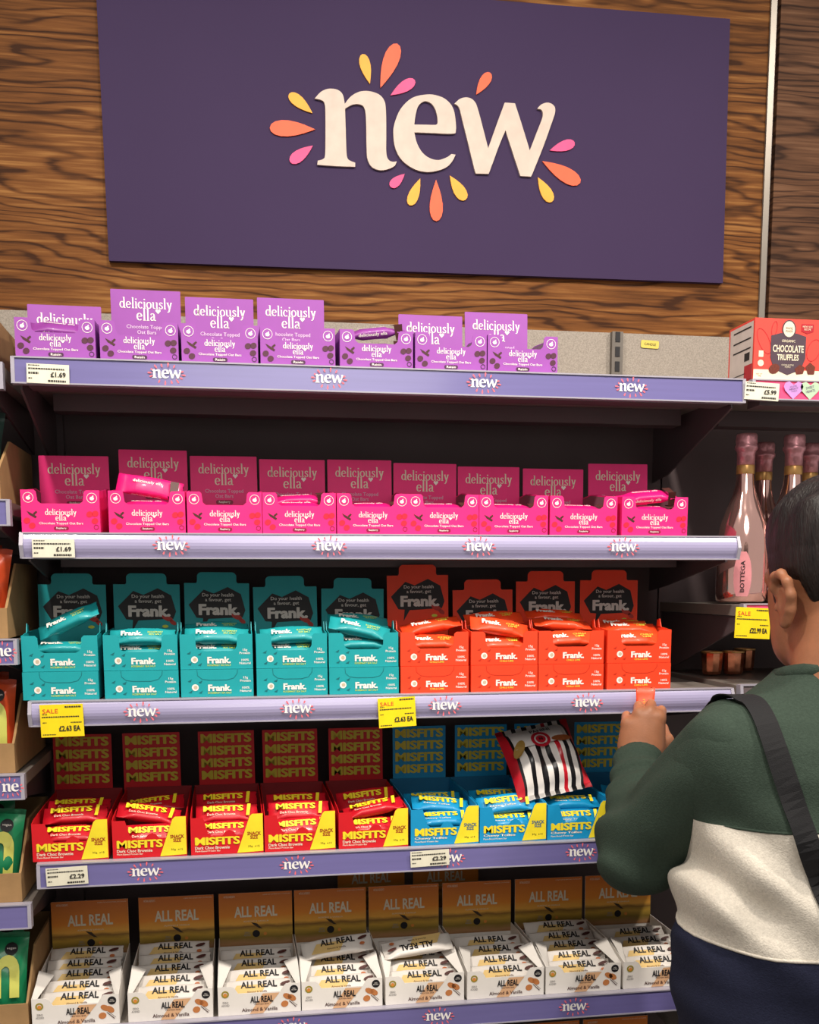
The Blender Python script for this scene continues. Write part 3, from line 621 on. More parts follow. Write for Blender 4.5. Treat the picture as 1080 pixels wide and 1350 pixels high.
mis_bars = {0: [(.0, .032, .040, .55, 0), (0, .075, .066, .6, .03), (0, .125, .070, .5, 0)], 1: [(.004, .028, .036, .8, 0), (-.004, .062, .066, .55, -.18), (0, .13, .068, .5, .1)],
            2: [(0, .032, .036, .7, 0), (0, .068, .060, .7, 0), (0, .110, .074, .7, .02)], 3: [(.001, .026, .038, .8, .04), (.002, .058, .062, .75, 0), (0, .100, .070, .7, 0)],
            4: [(0, .03, .034, .6, .03), (.006, .050, .064, .3, .18), (0, .110, .070, .8, .1)], 5: [(.0, .030, .042, .4, 0), (.004, .065, .062, .5, -.12), (0, .12, .06, .6, 0)],
            6: [(0, .03, .034, .5, 0), (-.002, .044, .064, .75, .08), (0, .12, .062, .6, 0)], 7: [(0, .03, .034, .7, 0), (.001, .060, .058, .3, -.02)], 8: [(0, .04, .04, .6, 0), (0, .09, .06, .6, -.2)]}
for i, X in enumerate(mx):
    key = 'red' if i < 5 else 'blue'; M = MF[key]; Z = SH_Z[3]; no = ORD[i] if i < 5 else ORD[i-5]; ref = 'the cardboard crates' if i < 5 else 'the red trays'
    r = thing('snack_tray', f'open {key} and yellow snack bar tray, {no} from {ref}', 'snack tray', (X, .003, Z+.0015), (0, 0, random.uniform(-.003, .003)), f'{key} snack trays')
    f = part('front_panel', M['front'], r); y = -DSP
    part('yellow_flash', M['yellow'], f, (0, y, 0)); part('lettering', M['t'], f, (-.017, y-.0003, .0245)); part('subtitle', M['sub'], f, (-.026, y, .0125)); part('small_print', M['sub2'], f, (-.034, y, .0068))
    part('size_lettering', M['sn'], f, (.047, y-.0003, .032)); part('small_print', M['tiny'], f, (.046, y-.0003, .012))
    for s in (-1, 1): part('side_panel', M['side'], r, (s*M['W']/2-(TH if s > 0 else 0), TH, 0))
    part('base_panel', M['base'], r); part('back_panel', M['shelfback'], r, (0, M['D']-.004, 0))
    b = part('header_panel', M['back'], r, (random.uniform(-.002, .002)-.012*(i < 2), M['D'], 0), (-.01, random.uniform(-.008, .008), 0))
    for k in range(4): part('lettering', M['hdr'], b, (0, y, .168-k*.0245))
    for k, (dx, dy, dz, rx, ry) in enumerate(mis_bars[i]):
        wd = ('front row', 'second row', 'back row')[k]
        bar(key, f'{key} wrapped bar in the {wd} of the {no} {key} tray from {"the crates" if i < 5 else "the red trays"}', f'{key} bars', (X+dx, dy+.003, Z+dz), (rx, -ry, 0))
# ------------------------------------------------------------------ white almond bar trays
SUN = zgrad('sunset_print', [(0, '8E5E40'), (.10, 'B08458'), (.20, '8C742C'), (.33, 'C49C38'), (.40, '8A6226'), (.47, 'F0B045'), (.62, 'EC8F2A'), (1.0, 'D07022')], .5, .10)
def ar_meshes():
    W, D = .148, .235; h = W/2
    m = mat('white_tray_card', 'EDE8E2', .5, var=.03); mi = mat('white_tray_inside', 'C9C4C0', .6); M = dict(W=W, D=D, m=m)
    fr = [(-h, 0), (h, 0), (h, .054), (h-.026, .054), (h-.030, .050), (h-.036, .040), (-h+.036, .040), (-h+.030, .050), (-h+.024, .054), (-h, .054)]
    M['front'] = MB().prism(fr, 0, TH).mesh('front_panel', m)
    M['side'] = MB().prismx([(0, 0), (D, 0), (D, .066), (.075, .068), (0, .054)], 0, TH).mesh('side_panel', m)
    M['base'] = MB().box(-h+TH, h-TH, TH, D, 0, TH).mesh('base_panel', mi)
    M['back'] = MB().box(-h+.001, h-.001, 0, TH, 0, .157).mesh('header_panel', m)
    M['sun'] = MB().flat([(-h+.001, .048), (h-.001, .048), (h-.001, .157), (-h+.001, .157)]).mesh('sunset_picture', SUN)
    M['flapL'] = MB().add([(-h+.001, .004, .053), (-h+.001, .082, .076), (-h+.026, .088, .064), (-h+.008, .01, .050)], [(0, 3, 2, 1)]).mesh('corner_flap', m)
    M['flapR'] = MB().add([(h-.001, .004, .053), (h-.001, .082, .076), (h-.026, .088, .064), (h-.008, .01, .050)], [(0, 1, 2, 3)]).mesh('corner_flap', m)
    M['t'] = text('ALL REAL', .041, .012, BLACK, .018, fat=.014); M['t2'] = text('PROTEIN BAR', .026, .0025, brown, .005); M['t3'] = text('Almond & Vanilla', .064, .0068, brown, .012)
    M['tan'] = MB().flat(ccw([(-.018, .001), (.006, .001), (.036, .038), (.006, .038)])).mesh('tan_band', tan_p2)
    al = MB().flat(disc(.0085, .058, .027, 12, .0055, -.6)).flat(disc(.0085, .050, .030, 12, .0052, -.5)); al.flat(disc(.0068, .045, .016, 12, .0060, .3)); M['almond'] = al.mesh('almonds', mat('almond_front_print', 'C07A45', .5))
    vn = MB().flat(ccw([(.052, .022), (.0535, .022), (.066, .010), (.065, .009)])).flat(ccw([(.056, .022), (.057, .022), (.068, .012), (.067, .012)])); M['vanilla'] = vn.mesh('vanilla_pods', brown)
    M['rb'] = MB().flat(disc(.0075)).mesh('black_roundel', BLACK); M['rbt'] = text('HIGH\nPROTEIN', .009, .005, WHITE, .0)
    g = MB(); ringmesh(g, .0068, .0040, 0, 0, 16); M['green'] = g.mesh('green_roundel', mat('roundel_olive', '9A8A2E', .5)); M['orange'] = MB().flat(disc(.0034, 0, -.001)).mesh('roundel_dot', mat('roundel_amber', 'D98A3A', .5))
    M['grey'] = text('ZERO\nADDED', .014, .009, mat('print_grey', '8A8684', .5), .01)
    M['ht'] = text('ALL REAL', .086, .0225, CREAM, .018, fat=.014); M['hs'] = text('ALMOND & VANILLA', .05, .003, CREAM, .0); M['hs2'] = text('NATURAL INGREDIENTS', .022, .0045, CREAM, 0.0); M['hs3'] = text('A BAR FOR ADVENTURES OUTDOORS', .055, .002, CREAM, 0)
    M['bird'] = MB().flat(ccw([(-.010, .086), (-.004, .080), (.006, .073), (.013, .072), (.008, .076), (.002, .083), (-.006, .085)])).mesh('bird_picture', mat('bird_print', '3A2A1C', .5))
    return M
tan_p2 = mat('print_peach', 'DDAF86', .5)
AR = ar_meshes()
def ar_tray(label, group, X, Y, Z, rz=0):
    M = AR; r = thing('snack_tray', label, 'snack tray', (X, Y, Z+.0015), (0, 0, rz), group); y = -DSP
    f = part('front_panel', M['front'], r)
    part('tan_band', M['tan'], f, (0, y, 0)); part('lettering', M['t'], f, (.004, y-.0003, .028)); part('subtitle', M['t2'], f, (.004, y-.0003, .0185)); part('flavour_lettering', M['t3'], f, (.0, y-.0003, .009))
    part('almonds', M['almond'], f, (0, y, 0)); part('vanilla_pods', M['vanilla'], f, (0, y-.0003, 0)); part('black_roundel', M['rb'], f, (.062, y, .043)); part('roundel_lettering', M['rbt'], f, (.062, y-.0003, .043))
    part('green_roundel', M['green'], f, (-.061, y, .040)); part('roundel_dot', M['orange'], f, (-.061, y-.0002, .040)); part('claim_lettering', M['grey'], f, (-.061, y, .022))
    for s in (-1, 1): part('side_panel', M['side'], r, (s*M['W']/2-(TH if s > 0 else 0), TH, 0))
    part('corner_flap', M['flapL'], r); part('corner_flap', M['flapR'], r)
    part('base_panel', M['base'], r)
    b = part('header_panel', M['back'], r, (0, M['D'], 0), (-.02, 0, 0))
    part('sunset_picture', M['sun'], b, (0, y, 0)); y -= .0003
    part('lettering', M['ht'], b, (0, y, .118)); part('subtitle', M['hs'], b, (0, y, .098)); part('small_print', M['hs2'], b, (-.052, y, .150)); part('small_print', M['hs3'], b, (.042, y, .152))
    part('bird_picture', M['bird'], b, (.0, y, .010))
    for q, mm in ((-.018, 'grey'), (0, 'rb'), (.018, 'orange')): part('roundel', M[mm], b, (q, y, .072))
    return r
ax = [-.287, -.124, .033, .183, .337, .491, .643, .797]
for i, X in enumerate(ax):
    Z = SH_Z[4]; ar_tray(f'open white almond bar tray with sunset header, {ORD[i]} from the cardboard crates', 'white almond bar trays', X, .003, Z, random.uniform(-.008, .008))
    rows = [(.028, .036, .62, 0, 0), (.062, .044, .62, 0, 0), (.104, .050, .62, 0, 0), (.142, .056, .62, 0, 0)]
    if i in (0, 1, 6): rows.append((.179, .066, .6, 0, 0))
    if i == 3: rows.append((.094, .0865, .55, -.12, -.04))
    if i == 4: rows.append((.078, .0835, .5, .10, PI+.03))
    for k, (yy, zz, rx, ry, rz) in enumerate(rows):
        flip = i == 4 and k == 4
        lab = f'white almond bar, {ORD[k]} row back, in {ORD[i]} white tray from the crates'
        if flip: lab = 'white almond bar turned upside down on top of the fifth white tray'
        if i == 3 and k == 4: lab = 'white almond bar tipped sideways on top of the fourth white tray'
        bar('white', lab, 'white almond bars', (X+random.uniform(-.003, .003), .003+yy, Z+zz), ((rx if not flip else -rx), ry, rz+(0 if flip else random.uniform(-.02, .02))))
# second row behind and the shelf below
ar_tray('shaded almond bar tray stacked behind the fifth white tray', 'spare almond bar trays', .285, .275, SH_Z[4]+.022-.0015, 0).scale = (1, .4, 1)
ar_tray('shaded almond bar tray stacked behind the sixth white tray', 'spare almond bar trays', .450, .275, SH_Z[4]+.018-.0015, 0).scale = (1, .4, 1)
for i, X in enumerate((.34, .49, .645, .80)):
    ar_tray(f'almond bar tray on the low shelf, {ORD[3-i]} from the bottle unit', 'almond bar trays on the low shelf', X, .003, .41, 0)
# ------------------------------------------------------------------ price tickets
tk_cream = mat('ticket_cream', 'E4E0CC', .6); tk_yel = mat('ticket_yellow', 'F5D90F', .55); ink = mat('ticket_ink', '2A2624', .6); tk_red = mat('ticket_red', 'E0342C', .6)
def ticket(label, group, u0, u1, v0, v1, Y, price, yellow=False, tilt=0, roll=0):
    a, b = at(u0, v1, Y), at(u1, v0, Y); W, H = b.x-a.x, b.z-a.z
    t = thing('price_ticket', label, 'price ticket', ((a.x+b.x)/2, Y, b.z), (tilt, roll, 0), group)
    card_ = part('ticket_card', MB().box(-W/2, W/2, -.0006, .0006, -H, 0).mesh('ticket_card', tk_yel if yellow else tk_cream), t); y = -.0011
    part('price_lettering', text(price, W*(.5 if yellow else .36), H*(.17 if yellow else .26), ink, .012, fat=.02), card_, (W*.17 if yellow else W*.24, y, -H*(.74 if yellow else .53)))
    ln = MB()
    def dash(x0, x1, z, h):
        x = x0
        rnd = random.Random(int(x0*1e5))
        while x < x1:
            l = rnd.uniform(.0015, .004); ln.flat([(x, z-h/2), (min(x+l, x1), z-h/2), (min(x+l, x1), z+h/2), (x, z+h/2)]); x += l+.0008
    if yellow:
        part('sale_lettering', text('SALE', W*.36, H*.13, tk_red, .0), card_, (-W*.26, y, -H*.20))
        dash(W*.08, W*.46, -H*.08, .0025); dash(-W*.46, W*.40, -H*.38, .002); dash(W*.2, W*.45, -H*.56, .0016); dash(-W*.45, -W*.36, -H*.55, .0012); dash(-W*.46, -W*.15, -H*.92, .0014); dash(-W*.45, -W*.33, -H*.30, .0012)
    else:
        dash(-W*.46, W*.40, -H*.25, .0022); dash(-W*.46, -W*.22, -H*.48, .003); dash(-W*.46, -W*.36, -H*.75, .0016); dash(W*.0, W*.42, -H*.86, .003); dash(-W*.46, -W*.2, -H*.08, .0012)
    part('small_print', ln.mesh('small_print', ink), card_, (0, y, 0))
    return t
ticket('cream price ticket on the rail below the purple boxes', 'cream price tickets', 36, 91, 481, 505, -.0165, '£1.69', roll=.02)
ticket('cream price ticket on the rail below the pink boxes', 'cream price tickets', 43, 98, 711, 735, -.0195, '£1.69')
ticket('cream price ticket below the red trays, nearest the crates', 'cream price tickets', 61, 115, 1142, 1168, -.0165, '£2.29', roll=-.03)
ticket('cream price ticket below the blue trays, half covering a rail logo', 'cream price tickets', 541, 592, 1120, 1143, -.0165, '£2.29', roll=-.03)
ticket('yellow sale ticket hanging below the teal boxes', 'yellow sale tickets', 54, 109, 928, 972, -.0200, '£2.63 EA', True, 0, -.015)
ticket('yellow sale ticket hanging below the orange boxes', 'yellow sale tickets', 498, 547, 919, 959, -.0200, '£2.63 EA', True, -.02, -.05)
t = thing('price_ticket', 'small yellow sticker on the speckled grey back panel', 'price ticket', tuple(at(857, 454, .3835)), (0, .04, 0))
part('sticker', MB().prism(rrect(.040, .016, .003), -.0006, .0006).mesh('sticker', mat('sticker_yellow', 'D9C65C', .5)), t)
part('sticker_lettering', text('CANDLE', .026, .005, ink, 0), t, (0, -.0012, 0))
# ------------------------------------------------------------------ pillow bags
def pillow(W, H, T, m, seal=.012, nx=14, nz=16, seed=1, dent=.004, gx=None):
    rnd = random.Random(seed); ph = [rnd.uniform(0, 6) for _ in range(6)]; mb = MB()
    for side in (-1, 1):
        v = []; f = []
        for j in range(nz+1):
            tz = j/nz; z = (tz-.5)*H
            zz = max(0, min(1, (tz*H-seal)/(H-2*seal)))
            for i in range(nx+1):
                tx = i/nx; x = (tx-.5)*W
                b = (max(0, 1-(2*tx-1)**4))**.6*(math.sin(PI*zz)**.55 if 0 < zz < 1 else 0)
                wob = dent*(math.sin(tx*9+ph[0]+tz*4)*math.sin(tz*11+ph[1])+.6*math.sin(tx*17+ph[2]-tz*9))*b
                y = side*(T/2*b+wob)
                sx = 1-.05*math.sin(PI*tz)
                zigz = .0012*((i % 2)-.5) if j in (0, nz) else 0
                v.append((x*sx, y, z+zigz))
        for j in range(nz):
            for i in range(nx):
                a = j*(nx+1)+i; q = (a, a+1, a+nx+2, a+nx+1); f.append(q if side < 0 else q[::-1])
        mb.add(v, f)
    return mb.mesh('bag', m, smooth=True)
def bag_lift(W, H, T, x, z, seal=.012):
    tx = x/W+.5; zz = max(0, min(1, ((z/H+.5)*H-seal)/(H-2*seal)))
    return -(T/2)*(max(0, 1-(2*tx-1)**4))**.6*(math.sin(PI*zz)**.55 if 0 < zz < 1 else 0)
def drape(me, W, H, T, x0=0, z0=0, off=.0035):
    me = me.copy()
    for v in me.vertices:
        x, z = v.co.x+x0, v.co.z+z0; v.co = (x, bag_lift(W, H, T, x, z)-off, z)
    return me
greenb = mat('green_bag', '1F8A5B', .35, coat=.3, var=.08, bump=.2, bscale=40); orangeb = mat('orange_bag', 'E4552A', .38, coat=.3, var=.08, bump=.2, bscale=40)
dgreenb = mat('dark_green_bag', '1D3A33', .4, coat=.3, var=.08, bump=.2, bscale=40); blackb = mat('black_bag', '16161A', .35, coat=.3)
lettery = mat('bag_letter_yellow', 'D7D86A', .5); letterg = mat('bag_letter_lime', 'A9C83C', .5)
def crate(label, X1, z, wd=.20, D=.30, hf=.05, hb=.13):
    r = thing('cardboard_crate', label, 'crate', (X1-wd/2, .004, z+.0015), group='cardboard crates'); h = wd/2
    part('front_panel', MB().box(-h, h, 0, .004, 0, hf).mesh('front_panel', card), r)
    for s in (-1, 1): part('side_panel', MB().prismx([(.004, 0), (D, 0), (D, hb), (.10, hb), (.012, hf+.006), (.004, hf)], s*(h-.002)-.002, s*(h-.002)+.002).mesh('side_panel', card), r)
    part('back_panel', MB().box(-h+.004, h-.004, D-.004, D, 0, hb).mesh('back_panel', card), r); part('base_panel', MB().box(-h+.004, h-.004, .004, D-.004, 0, .004).mesh('base_panel', card), r)
    return r
def snack_bag(label, col, loc, rot, lm, glyph='m', W=.142, H=.148, T=.05, badge=True, seed=3, group='snack bags in the crates'):
    o = thing('snack_bag', label, 'snack bag', loc, rot, group, pillow(W, H, T, col, seed=seed))
    part('lettering', drape(text(glyph, .075, .075, lm, .03, res=4), W, H, T, W*.14, -.002), o)
    if badge:
        part('badge', drape(MB().flat(disc(.011)).mesh('badge', BLACK), W, H, T, W*.30, H*.31), o)
        part('badge_lettering', drape(text('vegan', .015, .004, WHITE, 0), W, H, T, W*.30, H*.31, .0042), o)
    return o
LZ = [1.852, 1.637, 1.411, 1.184, .959, .725]
XC = -.367
def ne_logo():
    allp = [q for L in letters for s in L for q in s]; x0, x1 = min(q[0] for q in allp), max(q[0] for q in allp); z0, z1 = min(q[1] for q in allp), max(q[1] for q in allp)
    k = .047/(x1-x0); xe = max(q[0] for s in letters[1] for q in s)
    return curve_mesh('new_lettering', [[((x-xe)*k, (z-(z0+z1)/2)*k) for x, z in s[::2]] for L in letters[:2] for s in L], rail_white)
NE = ne_logo()
tone = [('black', blackb, letterg), ('dark green', dgreenb, letterg), ('orange', orangeb, lettery), ('orange', orangeb, lettery), ('green', greenb, lettery), ('green', greenb, lettery)]
what = ['top shelf', 'second shelf down', 'third shelf down', 'fourth shelf down', 'fifth shelf down', 'sixth shelf down']
for i, z in enumerate(LZ):
    s = shelf('shelf', f'shelf holding a cardboard crate of {tone[i][0]} bags, {what[i]} of its unit', -1.29, -.3535, z, [(-.75, 0)], group='shelves of the crate unit', depth=.36, drop=.100, inset=.020)
    if i in (2, 3):
        rl = [c for c in s.children if c.name.startswith('price_rail')][0]
        part('new_lettering', NE, rl, ((1.29-.3535)/2-.006, -.0145, -.0202))
        p_ = part('petals', LOGO_P, rl, ((1.29-.3535)/2-.022, -.0144, -.0202)); p_.scale = (.8, 1, 1)
    nm, bm_, lm = tone[i]
    crate(f'cardboard crate holding {nm} bags, on the {what[i]} beside the trays', XC, z, hf=.05 if i else .075, hb=(.078, .105, .125, .125, .125, .125)[i], wd=.21)
    if i == 5:
        snack_bag(f'{nm} snack bag in front of its crate on the {what[i]}', bm_, (XC-.078, .06, z+.088), (-.25, .04, .05), lm, seed=i)
        snack_bag(f'{nm} snack bag leaning at the back of the crate, {what[i]}', bm_, (XC-.100, .16, z+.092), (-.2, -.03, 0), lm, seed=i+9)
    elif i == 0:
        snack_bag(f'{nm} snack bag poking out of the topmost crate', bm_, (XC-.085, .10, z+.065), (-.15, .0, 0), lm, seed=i, W=.15, H=.12, badge=False)
    else:
        snack_bag(f'{nm} snack bag in front of its crate on the {what[i]}', bm_, (XC-.076, .06, z+.083), (-.12, .10 if i != 3 else .03, .05), lm, seed=i)
        snack_bag(f'{nm} snack bag leaning at the back of the crate, {what[i]}', bm_, (XC-.104, .16, z+.085), (-.15, -.03, 0), lm, seed=i+9)
# ------------------------------------------------------------------ striped snack bag dropped on the blue trays
def stripe_mat():
    m = bpy.data.materials.new('striped_print'); m.use_nodes = True; nt = m.node_tree; b = nt.nodes['Principled BSDF']; N = nt.nodes.new; L = nt.links.new
    tc = N('ShaderNodeTexCoord'); sx = N('ShaderNodeSeparateXYZ'); L(tc.outputs['Generated'], sx.inputs[0])
    rp = N('ShaderNodeValToRGB'); cr = rp.color_ramp; cr.interpolation = 'CONSTANT'
    Wt, Bk, Rd = lin('E9E4E0'), lin('18161A'), lin('C4182A')
    st = [(0, Rd), (.10, Bk), (.13, Wt), (.22, Bk), (.28, Wt), (.36, Bk), (.43, Wt), (.50, Bk), (.56, Wt), (.63, Rd), (.68, Wt), (.73, Bk), (.79, Wt), (.86, Bk), (.90, Rd)]
    cr.elements[0].position = 0; cr.elements[0].color = st[0][1]; cr.elements[1].position = st[1][0]; cr.elements[1].color = st[1][1]
    for p, c in st[2:]:
        e = cr.elements.new(p); e.color = c
    L(sx.outputs['X'], rp.inputs[0]); L(rp.outputs[0], b.inputs['Base Color']); b.inputs['Roughness'].default_value = .3; b.inputs['Coat Weight'].default_value = .3
    return m
SW, SHH, ST = .150, .150, .075
sb = thing('snack_bag', 'black and white striped bag with red sides lying on the blue trays', 'snack bag', (.582, .086, 1.1665), (-.62, -.16, .10), None, pillow(SW, SHH, ST, stripe_mat(), seed=8, dent=.006))
def gridpoly(x0, x1, z0, z1, nx=8, nz=5, m=None, name='label_panel'):
    mb = MB(); mb.add([(x0+(x1-x0)*i/nx, 0, z0+(z1-z0)*j/nz) for j in range(nz+1) for i in range(nx+1)], [(j*(nx+1)+i, j*(nx+1)+i+1, (j+1)*(nx+1)+i+1, (j+1)*(nx+1)+i) for j in range(nz) for i in range(nx)])
    return mb.mesh(name, m, smooth=True)
greyw = mat('bag_label_white', 'D8D4D2', .35)
part('label_panel', drape(gridpoly(-.058, .040, .016, .060, m=greyw), SW, SHH, ST, 0, 0, .0075), sb, label='white label panel')
rr_ = MB(); ringmesh(rr_, .0185, .0125, 0, 0, 22); part('red_ring', drape(rr_.mesh('red_ring', mat('bag_red', 'B0182A', .35)), SW, SHH, ST, -.006, .026, .0085), sb)
part('red_dot', drape(MB().flat(disc(.0095)).mesh('red_dot', MATS['bag_red']), SW, SHH, ST, -.006, .026, .0088), sb); part('emblem', drape(text('N', .007, .007, BLACK, .03), SW, SHH, ST, -.006, .026, .0096), sb)
part('lettering', drape(text('PANINI', .040, .009, BLACK, .02), SW, SHH, ST, .002, .049, .0084), sb)
part('food_picture', drape(MB().flat(disc(.020, 0, 0, 14, .009, 1.0)).mesh('food_picture', mat('crisp_print', '9A7A3A', .5)), SW, SHH, ST, -.052, .016, .0085), sb)
part('food_picture', drape(MB().flat(disc(.020, 0, 0, 14, .007, -.1)).mesh('food_picture', mat('crisp_print_dark', '8A4A22', .5)), SW, SHH, ST, .034, .020, .0085), sb)
# ------------------------------------------------------------------ right-hand unit
hearts_m = mat('pink_heart_rail', 'E6487A', .4, var=.04, coat=.3)
rs = shelf('shelf', 'top shelf with pink hearts rail under the truffle box', .9335, 1.88, 1.862, [], rail=hearts_m, group='shelves of the bottle unit', posts=(0, 1), brackets=(0, 1), h=.034, depth=.36)
rl = [c for c in rs.children if c.name.startswith('price_rail')][0]
def heart(w_, h_):
    return ccw([(0, -h_*.55), (w_*.42, -h_*.05), (w_*.5, h_*.2), (w_*.42, h_*.42), (w_*.22, h_*.5), (0, h_*.3), (-w_*.22, h_*.5), (-w_*.42, h_*.42), (-w_*.5, h_*.2), (-w_*.42, -h_*.05)])
cx_ = (.9335+1.88)/2
for k, (u, c, tx) in enumerate(((1046, 'C793D6', 'CUTE\nABOUT\nYOU'), (1068, 'B9D3B4', 'SWEET\nHEARTS'), (1110, 'F3B7C6', 'BE\nMINE'), (1150, 'C793D6', 'LOVE'), (1195, 'B9D3B4', 'XOXO'))):
    X = at(u, 515, -.014).x; part('heart', MB().flat(heart(.038, .030)).mesh('heart', mat('heart_'+c, c, .45)), rl, (X-cx_, -.0150, -.017)); part('heart_lettering', text(tx, .018, .011, mat('heart_ink', '6A4A78', .5), 0), rl, (X-cx_, -.0154, -.015), (0, -.2, 0))
ticket('cream price ticket on the pink hearts rail', 'cream price tickets', 982, 1028, 505, 527, -.0165, '£5.99', roll=.04)
shelf('shelf', 'shelf with pink hearts rail carrying the rose bottles', .9335, 1.88, 1.462, [], rail=hearts_m, group='shelves of the bottle unit', posts=(0, 1), brackets=(1, 1), h=.034)
shelf('shelf', 'dark shelf carrying small copper tumblers', .9335, 1.88, 1.312, [], rail=dark_metal, group='shelves of the bottle unit', posts=(0, 1), brackets=(0, 1), h=.03)
shelf('shelf', 'empty dark shelf below the copper tumblers', .9335, 1.88, .95, [], rail=dark_metal, group='shelves of the bottle unit', posts=(0, 1), brackets=(0, 1), h=.03)
shelf('shelf', 'lowest empty dark shelf in the bottle unit', .9335, 1.88, .55, [], rail=dark_metal, group='shelves of the bottle unit', posts=(0, 1), brackets=(0, 1), h=.03)
t = ticket('yellow sale ticket hanging below the rose bottles', 'yellow sale tickets', 969, 1017, 801, 842, -.025, '£22.99 EA', True, -.05, .05)
# truffle box
coral = mat('truffle_coral', 'EC4A40', .45, var=.03); tcream = mat('truffle_cream', 'EFE3C6', .5); tplum = mat('truffle_plum', '4E3C48', .5); tred = mat('truffle_red', 'B01E2C', .5); truf = mat('truffle_brown', '6A2E20', .5, var=.25, scale=300)
tb = thing('truffle_box', 'coral red box of chocolate truffles on the pink hearts rail', 'box', (1.0035, .002, 1.8635)); W, D, H = .131, .10, .108; h = W/2; y = -.0006
bx_ = part('carton', MB().box(-h, h, 0, D, 0, H).mesh('carton', coral), tb)
part('cream_band', MB().flat([(-h, 0), (h, 0), (h, .019), (-h, .019)]).mesh('cream_band', tcream), bx_, (0, y, 0))
part('shield', MB().flat(ccw([(-.034, .078), (-.016, .083), (.016, .083), (.034, .078), (.034, .040), (.026, .020), (0, .010), (-.026, .020), (-.034, .040)])).mesh('shield', tplum), bx_, (0, y-.0003, 0))
part('oval_badge', MB().flat(disc(.0135, 0, .090, 20, .016)).mesh('oval_badge', tplum), bx_, (0, y-.0005, 0)); part('oval_badge', MB().flat(disc(.0112, 0, .090, 20, .0137)).mesh('oval_badge', tcream), bx_, (0, y-.0007, 0))
part('badge_lettering', text('WHOLE\nFOODS', .014, .009, tplum, .01), bx_, (0, y-.001, .089))
part('lettering', text('ORGANIC', .026, .0045, tcream, .01), bx_, (0, y-.0006, .0695)); part('lettering', text('CHOCOLATE', .060, .0125, tcream, .02), bx_, (0, y-.0006, .056)); part('lettering', text('TRUFFLES', .042, .0105, tcream, .02), bx_, (0, y-.0006, .041)); part('small_print', text('COCOA DUSTED\nTRUFFLE', .024, .006, tcream, 0), bx_, (0, y-.0006, .026))
part('red_tag', MB().flat(ccw([(.024, .100), (.048, .100), (.048, .087), (.036, .083), (.024, .087)])).mesh('red_tag', tred), bx_, (0, y, 0)); part('tag_lettering', text('NEW SIZE\nRECIPE', .019, .008, tcream, .0), bx_, (.036, y-.0004, .093))
for q in ((-.026, .0185, .011, .0085), (.024, .018, .011, .009), (.045, .020, .010, .012)): part('truffle', MB().flat(disc(q[2], q[0], q[1]+.002, 5 if q[0] > 0 else 12, q[3], .4)).mesh('truffle', truf), bx_, (0, y-.0007, 0))
part('seal', MB().flat(disc(.0058, -.052, .030)).mesh('seal', tcream), bx_, (0, y, 0)); part('seal', MB().flat(rrect(.009, .011, .001, -.052, .046)).mesh('seal', tcream), bx_, (0, y, 0)); part('small_print', text('NET WT\n150g', .012, .006, coral, 0), bx_, (-.054, y-.0003, .009))
def loopband(pts, wd, m, name):
    mb = MB()
    for a, b in zip(pts, pts[1:]):
        d = (Vector(b)-Vector(a)).normalized(); n = Vector((-d.y, d.x))*wd/2
        mb.flat(ccw([(a[0]+n.x, a[1]+n.y), (b[0]+n.x, b[1]+n.y), (b[0]-n.x, b[1]-n.y), (a[0]-n.x, a[1]-n.y)]))
    return mb.mesh(name, m)
for c_, r1, r2, ro in (((-.047, .068), .024, .010, -1.1), ((-.028, .090), .013, .005, 1.4), ((.050, .055), .020, .012, 1.2)):
    part('cocoa_outline', loopband([p for p in disc(r1, c_[0], c_[1], 20, r2, ro)+disc(r1, c_[0], c_[1], 20, r2, ro)[:1] if abs(p[0]) < h], .0008, tred, 'cocoa_outline'), bx_, (0, y, 0))
sd = part('side_label', MB().add([(0, .004, .004), (0, D-.006, .004), (0, D-.006, H-.004), (0, .004, H-.004)], [(0, 3, 2, 1)]).mesh('side_label', mat('truffle_side_print', 'CFC2BA', .5)), bx_, (-h-.0006, 0, 0))
for z0, z1, y0, y1, m_ in ((.094, .0965, .012, .08, BLACK), (.075, .0775, .012, .08, BLACK), (.058, .0605, .012, .08, BLACK), (.016, .0175, .03, .092, BLACK), (.038, .052, .015, .035, BLACK), (.004, .030, .004, .034, tred)):
    part('side_rule', MB().add([(0, y0, z0), (0, y1, z0), (0, y1, z1), (0, y0, z1)], [(0, 3, 2, 1)]).mesh('side_rule', m_), sd, (-.0004, 0, 0))
